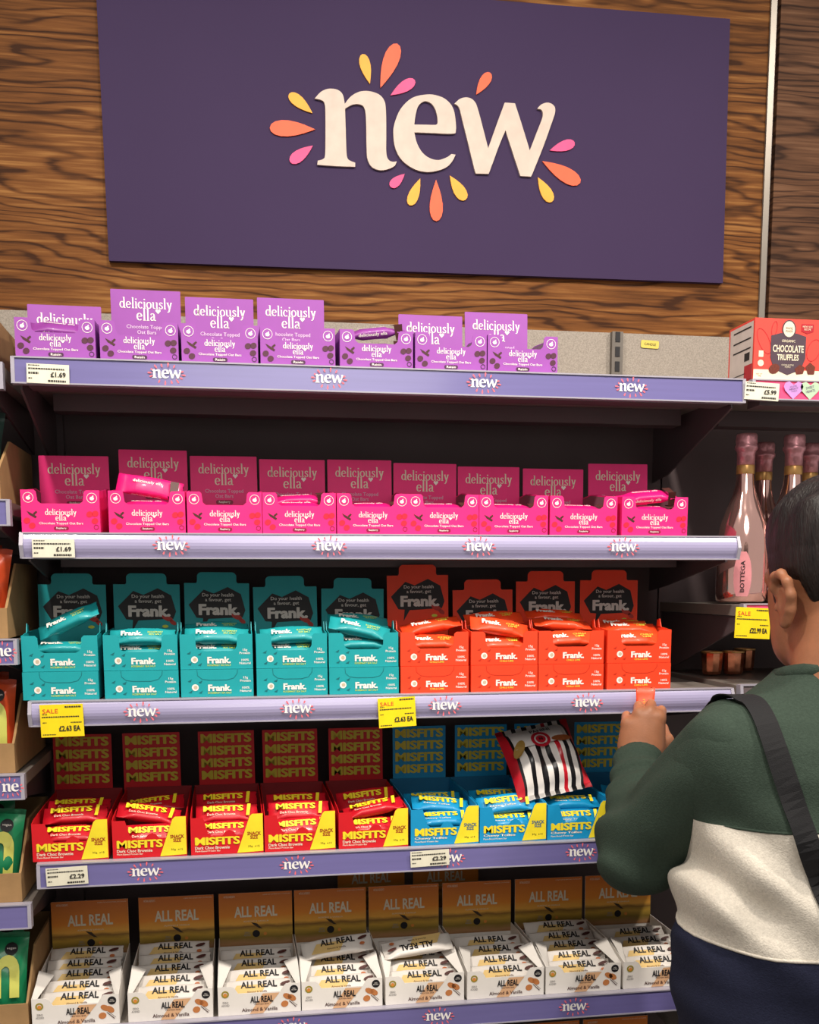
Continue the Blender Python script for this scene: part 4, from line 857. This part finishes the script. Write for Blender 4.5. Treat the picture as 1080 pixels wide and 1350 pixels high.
# bottles
rose = mat('rose_metal_glass', 'E8B9B0', .09, .92, var=.06, scale=8, coat=.5); foil = mat('pink_foil', 'D99AA2', .32, .55, var=.15, scale=60, bump=.6, bscale=120); gband = mat('gold_band', 'D9A865', .3, .5); lab_m = mat('bottle_label_pink', 'D78C92', .45)
def bottle(label, X, Y, Z):
    r = thing('bottle', label, 'bottle', (X, Y, Z+.0015), (0, 0, -.42), 'rose bottles')
    g = MB().lathe([(.012, 0), (.041, 0), (.047, .004), (.0485, .02), (.0485, .108), (.0465, .130), (.043, .152), (.033, .180), (.0235, .205), (.0180, .228), (.0160, .250), (.0155, .262)], 32)
    part('glass', g.mesh('glass', rose, smooth=True), r)
    part('foil', MB().lathe([(.0166, .262), (.0170, .285), (.0180, .289), (.0215, .294), (.0215, .299), (.0195, .302), (.0205, .308), (.0200, .318), (.0185, .322), (.008, .323)], 20).mesh('foil', foil, smooth=True), r)
    part('gold_band', MB().lathe([(.0168, .246), (.0172, .247), (.0172, .262), (.0168, .263)], 20).mesh('gold_band', gband, smooth=True), r)
    lb = MB(); nx, nz = 6, 10; R_ = .0492
    v = []; f = []
    for j in range(nz+1):
        z_ = .012+.085*j/nz; hw = .017*math.sqrt(max(.02, 1-((j/nz-.45)/.58)**2))
        for i in range(nx+1):
            a = -PI/2+.0+(i/nx-.5)*2*hw/R_; v.append((R_*math.cos(a), R_*math.sin(a), z_))
    for j in range(nz):
        for i in range(nx): q = j*(nx+1)+i; f.append((q, q+1, q+nx+2, q+nx+1))
    l_ = part('label_panel', lb.add(v, f).mesh('label_panel', lab_m, smooth=True), r)
    tm = text('BOTTEGA', .060, .008, BLACK, .01).copy()
    part('lettering', tm, l_, (0, -R_-.0008, .050), (0, -PI/2, 0))
    return r
bottle('rose bottle standing nearest the pale rail end, fully in view', .990, .12, 1.462)
bottle('rose bottle half hidden behind the fully visible bottle', 1.088, .235, 1.462)
bottle('rose bottle in the front row beside the fully visible one', 1.090, .12, 1.462)
bottle('rose bottle at the back, behind the second front bottle', 1.190, .235, 1.462)
copper = mat('copper_glass', 'D08A6A', .14, .85, var=.3, scale=60)
for u, lab in ((938, 'small copper tumbler nearest the orange boxes'), (966, 'copper tumbler in front of another, beside the strap'), (981, 'copper tumbler behind another on the dark shelf'), (1050, 'copper tumbler closest to the neck of the shopper')):
    Yg = .30 if u == 981 else .22
    p = at(u, 889 if u != 981 else 882, Yg)
    g = thing('tumbler', lab, 'tumbler', (p.x, Yg, 1.3135), group='copper tumblers')
    part('bowl', MB().lathe([(.010, 0), (.0175, 0), (.020, .006), (.0225, .046), (.0205, .046), (.018, .010), (.008, .008)], 10).mesh('bowl', copper), g)
    part('rim', MB().lathe([(.0226, .044), (.0230, .045), (.0230, .0475), (.0205, .0475), (.0205, .045)], 20).mesh('rim', gband), g)
# ------------------------------------------------------------------ person (implicit surfaces meshed with surface nets)
def surface_nets(fn, lo, hi, h):
    lo = np.array(lo); n = np.ceil((np.array(hi)-lo)/h).astype(int)+1
    X, Y, Z = np.meshgrid(*[lo[i]+h*np.arange(n[i]) for i in range(3)], indexing='ij')
    D = fn(X, Y, Z); S = D < 0
    nx, ny, nz = n-1
    acc = np.zeros((nx, ny, nz, 3)); cnt = np.zeros((nx, ny, nz))
    corners = [(i, j, k) for i in (0, 1) for j in (0, 1) for k in (0, 1)]
    sub = lambda A, c: A[c[0]:c[0]+nx, c[1]:c[1]+ny, c[2]:c[2]+nz]
    for a in corners:
        for ax in range(3):
            if a[ax]: continue
            b = list(a); b[ax] = 1; b = tuple(b)
            da, db = sub(D, a), sub(D, b); m = sub(S, a) != sub(S, b)
            t = np.where(m, da/np.where(m, da-db, 1), 0)
            for q in range(3): acc[..., q] += np.where(m, a[q]+(t if q == ax else 0), 0)
            cnt += m
    act = cnt > 0; idx = -np.ones(cnt.shape, int); idx[act] = np.arange(act.sum())
    I = np.argwhere(act); V = lo+h*(I+acc[act]/cnt[act][:, None])
    F = []
    for ax in range(3):
        o1, o2 = (ax+1) % 3, (ax+2) % 3
        sl0 = [slice(None)]*3; sl1 = [slice(None)]*3; sl0[ax] = slice(0, -1); sl1[ax] = slice(1, None)
        A, B = S[tuple(sl0)], S[tuple(sl1)]
        E_ = np.argwhere(A != B)
        ok = (E_[:, o1] > 0) & (E_[:, o2] > 0) & (E_[:, o1] < n[o1]-1) & (E_[:, o2] < n[o2]-1); E_ = E_[ok]
        ins = A[tuple(E_.T)]
        def g(d1, d2):
            c = E_.copy(); c[:, o1] += d1; c[:, o2] += d2; return idx[tuple(c.T)]
        Q = np.stack([g(-1, -1), g(0, -1), g(0, 0), g(-1, 0)], 1)
        Q[~ins] = Q[~ins][:, ::-1]; F.append(Q)
    return V, np.concatenate(F)
def cap(X, Y, Z, a, b, ra, rb):
    a, b = np.array(a, float), np.array(b, float); d = b-a; L2 = d@d
    t = np.clip(((X-a[0])*d[0]+(Y-a[1])*d[1]+(Z-a[2])*d[2])/L2, 0, 1)
    return np.sqrt((X-a[0]-t*d[0])**2+(Y-a[1]-t*d[1])**2+(Z-a[2]-t*d[2])**2)-(ra+(rb-ra)*t)
def ell(X, Y, Z, c, r):
    k = np.sqrt(((X-c[0])/r[0])**2+((Y-c[1])/r[1])**2+((Z-c[2])/r[2])**2); return (k-1)*min(r)
def smin(a, b, k=.02):
    h = np.clip(.5+.5*(b-a)/k, 0, 1); return b+(a-b)*h-k*h*(1-h)
def npmesh(name, V, F, m, smooth=True):
    me = bpy.data.meshes.new(name); me.from_pydata(V.tolist(), [], F.tolist()); me.materials.append(m)
    if smooth: me.shade_smooth()
    me.update(); return me
def skin_mat():
    m = mat('skin', 'A06A4C', .5, var=.10, scale=45, bump=.15, bscale=350)
    b = m.node_tree.nodes['Principled BSDF']; b.inputs['Subsurface Weight'].default_value = .12; b.inputs['Subsurface Radius'].default_value = (.012, .005, .003); b.inputs['Subsurface Scale'].default_value = .3
    return m
SKIN = skin_mat()
PX, PY = .872, -.40                                      # where the shopper stands
green_c = mat('green_fleece', '36433A', .9, var=.12, scale=260, bump=.5, bscale=420, spec=.2); white_c = mat('off_white_fleece', 'CFC8BC', .9, var=.10, scale=220, bump=.5, bscale=380, spec=.2); navy_c = mat('navy_fleece', '23263A', .9, var=.12, scale=240, bump=.5, bscale=420, spec=.2)
trou_c = mat('dark_trousers', '1B1D29', .85, var=.1, scale=200, spec=.2); hair_m = mat('dark_hair', '1C1615', .55, var=.6, scale=90, stretch=(1, 1, .22), bump=1.0, bscale=320); strap_c = mat('black_webbing', '0E0E12', .8, var=.1, scale=300, bump=.3, bscale=600)
person = thing('person', 'shopper in green, white and navy sweatshirt holding an orange bar', 'person', (PX, PY, 0))
HC = np.array([PX+.014, PY+.030, 1.503]); HY = math.radians(5); HP = math.radians(-6)   # head centre, turn to the left, nod
hc, hs = math.cos(HY), math.sin(HY)
HS = 1.09
def to_head(X, Y, Z):                                    # world -> head axes (x right, y forward, z up)
    dx, dy, dz = (X-HC[0])/HS, (Y-HC[1])/HS, (Z-HC[2])/HS
    x = dx*hc+dy*hs; y = -dx*hs+dy*hc
    return x, y*math.cos(HP)+dz*math.sin(HP), -y*math.sin(HP)+dz*math.cos(HP)
def from_head(p):
    x, y, z = p; y, z = y*math.cos(HP)-z*math.sin(HP), y*math.sin(HP)+z*math.cos(HP)
    return (HC[0]+(x*hc-y*hs)*HS, HC[1]+(x*hs+y*hc)*HS, HC[2]+z*HS)
def skull(x, y, z):
    d = ell(x, y, z, (0, -.012, .034), (.077, .098, .090))
    d = smin(d, ell(x, y, z, (0, .028, -.035), (.064, .066, .082)), .03)
    return smin(d, ell(x, y, z, (0, .042, -.088), (.044, .044, .032)), .03)
def head_sdf(X, Y, Z):
    x, y, z = to_head(X, Y, Z); d = skull(x, y, z)
    d = smin(d, cap(x, y, z, (0, .090, .0), (0, .106, -.034), .008, .0135), .012)
    d = smin(d, cap(x, y, z, (-.036, .078, .014), (.036, .078, .014), .012, .012), .014)
    d = smin(d, cap(x, y, z, (-.016, .088, -.064), (.016, .088, -.064), .007, .007), .006); d = smin(d, cap(x, y, z, (-.014, .086, -.075), (.014, .086, -.075), .007, .007), .006)
    z0 = z
    for s in (-1, 1):
        z = z0
        d = np.maximum(d, -(ell(x, y, z, (s*.032, .094, -.002), (.016, .016, .010))))
        z = z0+.020
        e = ell(x, y, z, (s*.0815, -.020, -.012), (.0065, .019, .031))
        d = smin(d, e, .010)
        pr = [(.074, .002, -.004), (.084, .004, .012), (.089, -.006, .026), (.091, -.022, .028), (.091, -.036, .016), (.088, -.038, -.002), (.084, -.030, -.020), (.079, -.014, -.036), (.074, -.002, -.036)]
        for a, b in zip(pr, pr[1:]):
            d = smin(d, cap(x, y, z, (s*a[0], a[1], a[2]), (s*b[0], b[1], b[2]), .0055, .0055), .0065)
        d = np.maximum(d, -ell(x, y, z, (s*.091, -.012, -.004), (.007, .011, .018)))
        d = smin(d, cap(x, y, z, (s*.076, .004, -.010), (s*.080, .003, -.016), .005, .005), .003)
    return d
NB = np.array([PX, PY-.012, 1.33])
def neck_sdf(X, Y, Z):
    a = from_head((0, -.030, -.05)); d = cap(X, Y, Z, a, (NB[0], NB[1], NB[2]), .058, .064)
    return smin(d, cap(X, Y, Z, (NB[0]-.06, NB[1]+.005, 1.285), (NB[0]+.06, NB[1]+.005, 1.285), .040, .040), .03)
prof = np.array([[.78, .198, .138, 0], [.86, .208, .148, 0], [.93, .216, .155, 0], [1.02, .212, .155, 0], [1.10, .198, .148, 0], [1.18, .188, .142, 0], [1.23, .182, .134, 0], [1.272, .170, .120, .003], [1.306, .146, .104, .006], [1.332, .112, .088, .008], [1.356, .082, .074, .010], [1.372, .066, .066, .010]])
def torso(X, Y, Z, off=0.0, fold=True):
    zc = np.clip(Z, .78, 1.372); a = np.interp(zc, prof[:, 0], prof[:, 1])+off; b = np.interp(zc, prof[:, 0], prof[:, 2])+off; c = np.interp(zc, prof[:, 0], prof[:, 3])
    x, y = X-PX, Y-PY-c
    k = (np.abs(x/a)**2.5+np.abs(y/b)**2.5)**(1/2.5); d = (k-1)*b
    d = np.maximum(d, np.maximum(Z-1.372, .78-Z))
    if fold:
        u = Z+.35*x
        env = np.exp(-((Z-1.07)/.10)**2)
        d = d+env*(.010*np.sin(62*u+5*np.sin(9*x+2))+.004*np.sin(38*(Z-.5*x)+3*np.sin(14*x)))*.9
        e2 = np.exp(-((Z-.87)/.07)**2); d = d+e2*.004*np.sin(48*(Z+.2*x)+4*np.sin(8*x))
        e3 = np.exp(-((Z-1.26)/.08)**2); d = d+e3*.0025*np.sin(30*x+20*Z)
    return d
SHO, ELB, WRI = (.722, -.405, 1.258), (.650, -.245, 1.074), (.700, -.105, 1.198)
SHR, ELR, WRR = (1.026, -.405, 1.262), (1.098, -.36, 1.06), (1.02, -.17, 1.03)
def arm_sdf(X, Y, Z, S, E_, W, r, k=.03):
    return smin(cap(X, Y, Z, S, E_, r[0], r[1]), cap(X, Y, Z, E_, W, r[1], r[2]), k)
def sleeve(X, Y, Z, S, E_, W):
    d = arm_sdf(X, Y, Z, S, E_, W, (.072, .067, .042), .035)
    m = (np.array(S)+np.array(E_))/2
    q = np.sqrt((X-E_[0])**2+(Y-E_[1])**2+(Z-E_[2])**2); env = np.exp(-(q/.10)**2)
    d = d+env*.0085*np.sin(75*(Z*.8+Y*.4)+4*np.sin(22*X))
    d = d+.0026*np.sin(58*(Z+.7*X)+4*np.sin(17*Y+9*X))*(1-env)
    ax = np.array(W)-np.array(E_); ax = ax/np.linalg.norm(ax); t = (X-W[0])*ax[0]+(Y-W[1])*ax[1]+(Z-W[2])*ax[2]
    d = d+np.exp(-((t+.055)/.05)**2)*.0035*np.sin(t*170)
    return np.maximum(d, t-.004)
# hand, local axes: x to the thumb side, y away from its back, z to the knuckles
HR = Matrix.Rotation(math.radians(-22), 4, 'Z') @ Matrix.Rotation(math.radians(-3), 4, 'X') @ Matrix.Rotation(math.radians(4), 4, 'Y')
HK = 1.16
def to_hand(X, Y, Z, W=WRI, R_=HR):
    Ri = R_.inverted(); x, y, z = X-W[0], Y-W[1], Z-W[2]
    return tuple((Ri[i][0]*x+Ri[i][1]*y+Ri[i][2]*z)/HK for i in range(3))
def from_hand(p, W=WRI, R_=HR): return Vector(W)+R_ @ (Vector(p)*HK)
FING = [(-.031, .050, .0082, .90), (-.0105, .066, .0092, 1.0), (.0105, .070, .0095, 1.0), (.030, .062, .0092, .96)]
def hand_sdf(X, Y, Z, W=WRI, R_=HR, s=1):
    x, y, z = to_hand(X, Y, Z, W, R_); x = x*s*1.22
    d = ell(x, y, z, (0, .004, .012), (.030, .020, .040))
    pal = smin(cap(x, y, z, (-.026, .006, .018), (-.027, .004, .046), .014, .011), cap(x, y, z, (.026, .006, .020), (.027, .004, .062), .016, .012), .03)
    pal = smin(pal, cap(x, y, z, (0, .006, .015), (0, .004, .062), .018, .0125), .03); d = smin(d, pal, .02)
    for fx_, kz, r, q in FING:
        K = (fx_, .002, kz); A = (fx_*1.02, .029*q, kz+.008); B = (fx_*.95, .038*q, kz-.016); C_ = (fx_*.85, .026*q, kz-.029)
        f = smin(cap(x, y, z, K, A, r*1.12, r), smin(cap(x, y, z, A, B, r, r*.95), cap(x, y, z, B, C_, r*.95, r*.8), .003), .004)
        d = smin(d, f, .004)
    th = smin(cap(x, y, z, (.024, .008, .010), (.047, .032, .026), .0145, .0115), smin(cap(x, y, z, (.047, .032, .026), (.038, .064, .040), .0112, .0100), cap(x, y, z, (.038, .064, .040), (.004, .0755, .054), .0100, .0085), .004), .006)
    return smin(d, th, .008)*HK
def body_all():
    Vs, Fs = [], []; n = 0
    blocks = [(lambda X, Y, Z: smin(head_sdf(X, Y, Z), neck_sdf(X, Y, Z), .022), (HC[0]-.15, HC[1]-.17, 1.27), (HC[0]+.15, HC[1]+.17, 1.67), .0028),
              (lambda X, Y, Z: smin(hand_sdf(X, Y, Z), cap(X, Y, Z, WRI, tuple(np.array(WRI)*.75+np.array(ELB)*.25), .026, .030), .018), (WRI[0]-.09, WRI[1]-.10, WRI[2]-.07), (WRI[0]+.09, WRI[1]+.10, WRI[2]+.13), .0019),
              (lambda X, Y, Z: smin(hand_sdf(X, Y, Z, WRR, Matrix.Rotation(math.radians(-60), 4, 'X'), -1), cap(X, Y, Z, WRR, tuple(np.array(WRR)*.75+np.array(ELR)*.25), .026, .030), .018), (WRR[0]-.09, WRR[1]-.10, WRR[2]-.09), (WRR[0]+.09, WRR[1]+.13, WRR[2]+.11), .0024)]
    def inner(X, Y, Z):
        d = torso(X, Y, Z, -.022, False); d = smin(d, cap(X, Y, Z, NB, from_head((0, -.030, -.05)), .056, .052), .02)
        for S, E_, W in ((SHO, ELB, WRI), (SHR, ELR, WRR)): d = smin(d, arm_sdf(X, Y, Z, S, E_, W, (.046, .038, .026)), .02)
        for s in (-1, 1):
            d = smin(d, cap(X, Y, Z, (PX+s*.09, PY, .80), (PX+s*.10, PY+.01, .45), .08, .055), .03); d = smin(d, cap(X, Y, Z, (PX+s*.10, PY+.01, .45), (PX+s*.11, PY, .10), .052, .036), .02)
        return d
    blocks.append((inner, (PX-.36, PY-.20, .07), (PX+.36, PY+.36, 1.45), .011))
    for fn, lo, hi, h_ in blocks:
        V, F = surface_nets(fn, lo, hi, h_); Vs.append(V-np.array([PX, PY, 0])); Fs.append(F+n); n += len(V)
    return npmesh('body', np.concatenate(Vs), np.concatenate(Fs), SKIN)
part('body', body_all(), person)
def hair_sdf(X, Y, Z):
    x, y, z = to_head(X, Y, Z)
    # hairline height: nape low at the back, above the ear at the side, high at the brow
    line = np.interp(y, [-.12, -.075, -.042, -.034, -.002, .010, .024, .032, .060, .11], [-.085, -.082, -.078, -.012, -.012, -.050, -.050, .000, .052, .068])
    t = np.clip((z-line)/.028, 0, 1); top = np.clip((z-.04)/.06, 0, 1)
    off = -.0022+.0068*t+.012*top
    strand = .0016*np.sin(210*x+9*np.sin(25*y))*top+.0012*np.sin(160*(y+.4*x)+20*z)*top
    d = skull(x, y, z)-off-strand
    return np.maximum(d, (line-z)*.6)
V, F = surface_nets(hair_sdf, (HC[0]-.13, HC[1]-.15, HC[2]-.13), (HC[0]+.13, HC[1]+.15, HC[2]+.18), .0032)
part('hair', npmesh('hair', V-np.array([PX, PY, 0]), F, hair_m), person, label='short dark hair')
for s in (-1, 1):
    ey = MB(); c = from_head((s*.032, .081, -.002)); ey.lathe([(.001, -.0115), (.006, -.0098), (.0098, -.006), (.0115, 0), (.0098, .006), (.006, .0098), (.001, .0115)], 14)
    ey.v = [(a+c[0]-PX, b+c[1]-PY, d+c[2]) for a, b, d in ey.v]; part('eye', ey.mesh('eye', mat('eye_white', 'E8E2DC', .2), smooth=True), person)
    p2 = from_head((s*.032, .0905, -.002)); iris = MB(); iris.lathe([(.0005, -.005), (.004, -.003), (.005, 0), (.004, .003), (.0005, .005)], 10); iris.v = [(a+p2[0]-PX, b+p2[1]-PY, d+p2[2]) for a, b, d in iris.v]; part('iris', iris.mesh('iris', mat('iris_brown', '2A1A12', .2), smooth=True), person)
# sweatshirt: torso cut into its three colour blocks, plus sleeves, collar and hem
def torso_sh(X, Y, Z):
    d = torso(X, Y, Z)
    for S, E_ in ((SHO, ELB), (SHR, ELR)):
        m_ = tuple(np.array(S)*.86+np.array(E_)*.14); d = smin(d, cap(X, Y, Z, S, m_, .0700, .0690), .05)
    return d
V, F = surface_nets(torso_sh, (PX-.29, PY-.19, .765), (PX+.29, PY+.20, 1.415), .0055)
V = V-np.array([PX, PY, 0])
def block(z0, z1, name, m):
    bm = bmesh.new(); vs_ = [bm.verts.new(v) for v in V.tolist()]
    for q in F.tolist(): bm.faces.new([vs_[i] for i in q])
    for z, up in ((z0, False), (z1, True)):
        if z is None: continue
        z, sl = z
        bmesh.ops.bisect_plane(bm, geom=bm.verts[:]+bm.edges[:]+bm.faces[:], plane_co=(0, 0, z), plane_no=Vector((-sl, 0, 1))*(1 if up else -1), clear_outer=True)
    me = bpy.data.meshes.new(name); bm.to_mesh(me); bm.free(); me.materials.append(m); me.shade_smooth(); return me
ZY, ZN = (1.168, .07), (.972, -.07)
sw = part('sweatshirt', block(ZY, None, 'sweatshirt', green_c), person, label='colour block sweatshirt with dark green yoke')
part('white_panel', block(ZN, ZY, 'white_panel', white_c), sw, label='off white middle panel')
part('navy_panel', block(None, ZN, 'navy_panel', navy_c), sw, label='navy lower panel')
for S, E_, W in ((SHO, ELB, WRI), (SHR, ELR, WRR)):
    P = np.array([S, E_, W]); V2, F2 = surface_nets(lambda X, Y, Z: sleeve(X, Y, Z, S, E_, W), P.min(0)-.10, P.max(0)+.10, .0048)
    sl_ = part('sleeve', npmesh('sleeve', V2-np.array([PX, PY, 0]), F2, green_c), sw)
    ax = Vector(E_)-Vector(W); ax.normalize(); mb = MB()
    ring = []
    p0 = Vector(W)-Vector((PX, PY, 0)); a = ax.cross(Vector((0, 0, 1))).normalized(); b = a.cross(ax)
    v = []; nn = 24; rr2 = [(.004, .030), (.004, .0385), (-.010, .0405), (-.036, .0405), (-.044, .037)]
    for t_, r_ in rr2: v += [p0-ax*t_+a*(r_*math.cos(2*PI*k/nn))+b*(r_*math.sin(2*PI*k/nn)) for k in range(nn)]
    mb.add(v, [(i*nn+k, i*nn+(k+1) % nn, (i+1)*nn+(k+1) % nn, (i+1)*nn+k) for i in range(4) for k in range(nn)])
    part('cuff', mb.mesh('cuff', green_c, smooth=True, fix=True), sl_)
def march(x, z, y0=-.75, off=.004, fn=torso):
    y = y0
    for _ in range(200):
        d = float(fn(np.array(x), np.array(y), np.array(z)))
        if d < off: break
        y += max(d-off, .0006)*.7
    return y
def seam(zq, name, m, r=.0022):
    pts = [(PX+math.cos(a)*.3, PY+math.sin(a)*.3) for a in [2*PI*k/48 for k in range(49)]]; out = []
    for k in range(49):
        a = 2*PI*k/48; lo_, hi_ = .02, .30
        zs = zq[0]+zq[1]*math.cos(a)*.2
        for _ in range(30):
            m_ = (lo_+hi_)/2
            if float(torso(np.array(PX+m_*math.cos(a)), np.array(PY+m_*math.sin(a)), np.array(zs))) < 0: lo_ = m_
            else: hi_ = m_
        out.append((lo_*math.cos(a), lo_*math.sin(a), zs))
    return MB().tube(out, r, 6).mesh(name, m, smooth=True)
part('seam', seam(ZY, 'seam', green_c), sw); part('seam', seam(ZN, 'seam', white_c, .0026), sw)
col_p = [(.064*math.cos(2*PI*k/32), .010+.064*math.sin(2*PI*k/32), 1.366-.012*math.sin(2*PI*k/32)) for k in range(33)]
part('collar', MB().tube(col_p, .010, 8, 1.2).mesh('collar', green_c, smooth=True), sw)
def trousers(X, Y, Z):
    d = ell(X, Y, Z, (PX, PY, .80), (.19, .14, .14))
    for s in (-1, 1): d = smin(d, smin(cap(X, Y, Z, (PX+s*.09, PY, .78), (PX+s*.10, PY+.01, .45), .105, .08), cap(X, Y, Z, (PX+s*.10, PY+.01, .45), (PX+s*.11, PY, .10), .08, .062), .03), .03)
    return np.maximum(d, Z-.90)
V, F = surface_nets(trousers, (PX-.26, PY-.20, .02), (PX+.26, PY+.20, .93), .011)
part('trousers', npmesh('trousers', V-np.array([PX, PY, 0]), F, trou_c), person)
def shoe(s):
    V, F = surface_nets(lambda X, Y, Z: np.maximum(smin(ell(X, Y, Z, (PX+s*.11, PY+.07, .03), (.048, .13, .05)), cap(X, Y, Z, (PX+s*.11, PY-.01, .03), (PX+s*.11, PY-.01, .09), .046, .045), .03), .002-Z), (PX+s*.11-.08, PY-.10, -.01), (PX+s*.11+.08, PY+.23, .15), .008)
    return npmesh('shoe', V-np.array([PX, PY, 0]), F, mat('black_shoe', '1A1A1C', .5))
for s in (-1, 1): part('shoe', shoe(s), person)
# the bar in the hand
bar('orange', 'orange wrapped bar held in the hand of the shopper', None, tuple(from_hand((.002, .0545, .057))), (HR @ Matrix.Rotation(math.radians(-4), 4, 'Y') @ Matrix.Rotation(PI/2, 4, 'Z') @ Matrix.Rotation(0, 4, 'X') @ Matrix.Rotation(-PI/2, 4, 'Y')).to_euler())
# shoulder bag with its strap across the back
bagt = thing('shoulder_bag', 'black shoulder bag strap crossing the back of the shopper', 'bag', (PX, PY, 0))
sp_pts = []
def hit(u, v, off=.005):
    d = (cF + cR*((u-540)/FPX) - cU*((v-PPY)/FPX)).normalized(); p = cC+d*.9
    for _ in range(400):
        q = min(float(torso_sh(*[np.array(c) for c in p])), float(sleeve(*[np.array(c) for c in p], SHO, ELB, WRI)))
        if q < off: break
        p = p+d*max(.001, (q-off)*.5)
    return p if q < off*2 else None
back_pts = [hit(u, v) for u, v in ((993, 924), (1002, 936), (1012, 958), (1024, 992), (1037, 1030), (1051, 1072), (1066, 1114), (1082, 1160), (1102, 1210), (1128, 1260))]
back_pts = [p for p in back_pts if p is not None]
c0 = back_pts[0]
def drop(x, y, off=.007):
    z = 1.5
    while z > 1.1:
        q = min(float(torso_sh(np.array(x), np.array(y), np.array(z))), float(sleeve(np.array(x), np.array(y), np.array(z), SHO, ELB, WRI)))
        if q < off: break
        z -= .001
    return Vector((x, y, z))
sp_pts = [drop(c0.x+a_, c0.y+b_) for a_, b_ in ((-.056, .062), (-.046, .058), (-.034, .050), (-.022, .040), (-.012, .026), (-.005, .012))]+back_pts
def shell(p):
    q = [np.array(c) for c in p]
    return min(float(torso_sh(*q)), float(trousers(*q)), float(sleeve(*q, SHO, ELB, WRI)), float(sleeve(*q, SHR, ELR, WRR)))
def sgrad(p, e=.003):
    g = Vector([shell(p+Vector([e if k == j else 0 for k in range(3)]))-shell(p-Vector([e if k == j else 0 for k in range(3)])) for j in range(3)])
    return g.normalized() if g.length > 1e-7 else Vector((0, -1, 0))
def pushed(p, off=.0048):
    for _ in range(12):
        d = shell(p)
        if abs(d-off) < 3e-4 or d > .035: break
        p = p+sgrad(p)*(off-d)*.9
    return p
def front(x, z):
    y = .0
    while y > -.5 and shell(Vector((x, y, z))) > .007: y -= .001
    return Vector((x, y, z))
fr_pts = [front(c0.x-.004+(1.065-c0.x+.004)*t, 1.262-.39*t) for t in (1, .92, .8, .68, .56, .44, .32, .2, .1, 0)]
sp_pts = [Vector((1.112, -.300, .828)), Vector((1.098, -.272, .846))]+fr_pts+[drop(c0.x+a_, c0.y+b_) for a_, b_ in ((-.018, .078), (-.022, .064), (-.020, .050), (-.016, .037), (-.010, .024), (-.005, .012))]+back_pts
sp_pts += [Vector((1.055, -.50, .865)), Vector((1.098, -.43, .846)), Vector((1.112, -.372, .828))]
def ribbon(pts, wd, th=.0016):
    mb = MB(); v = []
    for i, p in enumerate(pts):
        t = (pts[min(i+1, len(pts)-1)]-pts[max(i-1, 0)]).normalized(); n = sgrad(p)
        s = t.cross(n).normalized(); n = s.cross(t)
        v += [p+s*wd/2, p-s*wd/2, p-s*wd/2+n*th, p+s*wd/2+n*th]
    f = []
    for i in range(len(pts)-1):
        for k in range(4): f.append((4*i+k, 4*i+(k+1) % 4, 4*i+4+(k+1) % 4, 4*i+4+k))
    f += [(0, 1, 2, 3), tuple(4*(len(pts)-1)+k for k in (3, 2, 1, 0))]
    mb.add([q-Vector((PX, PY, 0)) for q in v], f); return mb.mesh('strap', strap_c, fix=True)
for _ in range(2):                                       # finer path
    q_ = [sp_pts[0]]
    for a_, b_ in zip(sp_pts, sp_pts[1:]): q_ += [a_*.75+b_*.25, a_*.25+b_*.75]
    sp_pts = q_+[sp_pts[-1]]
sp_pts = [pushed(p) for p in sp_pts]
part('strap', ribbon(sp_pts, .031), bagt)
bm_ = pillow(.24, .18, .08, strap_c, seal=.004, seed=4, dent=.002)
part('pouch', bm_, bagt, (1.157-PX, -.336-PY, .744), (0, 0, PI/2))
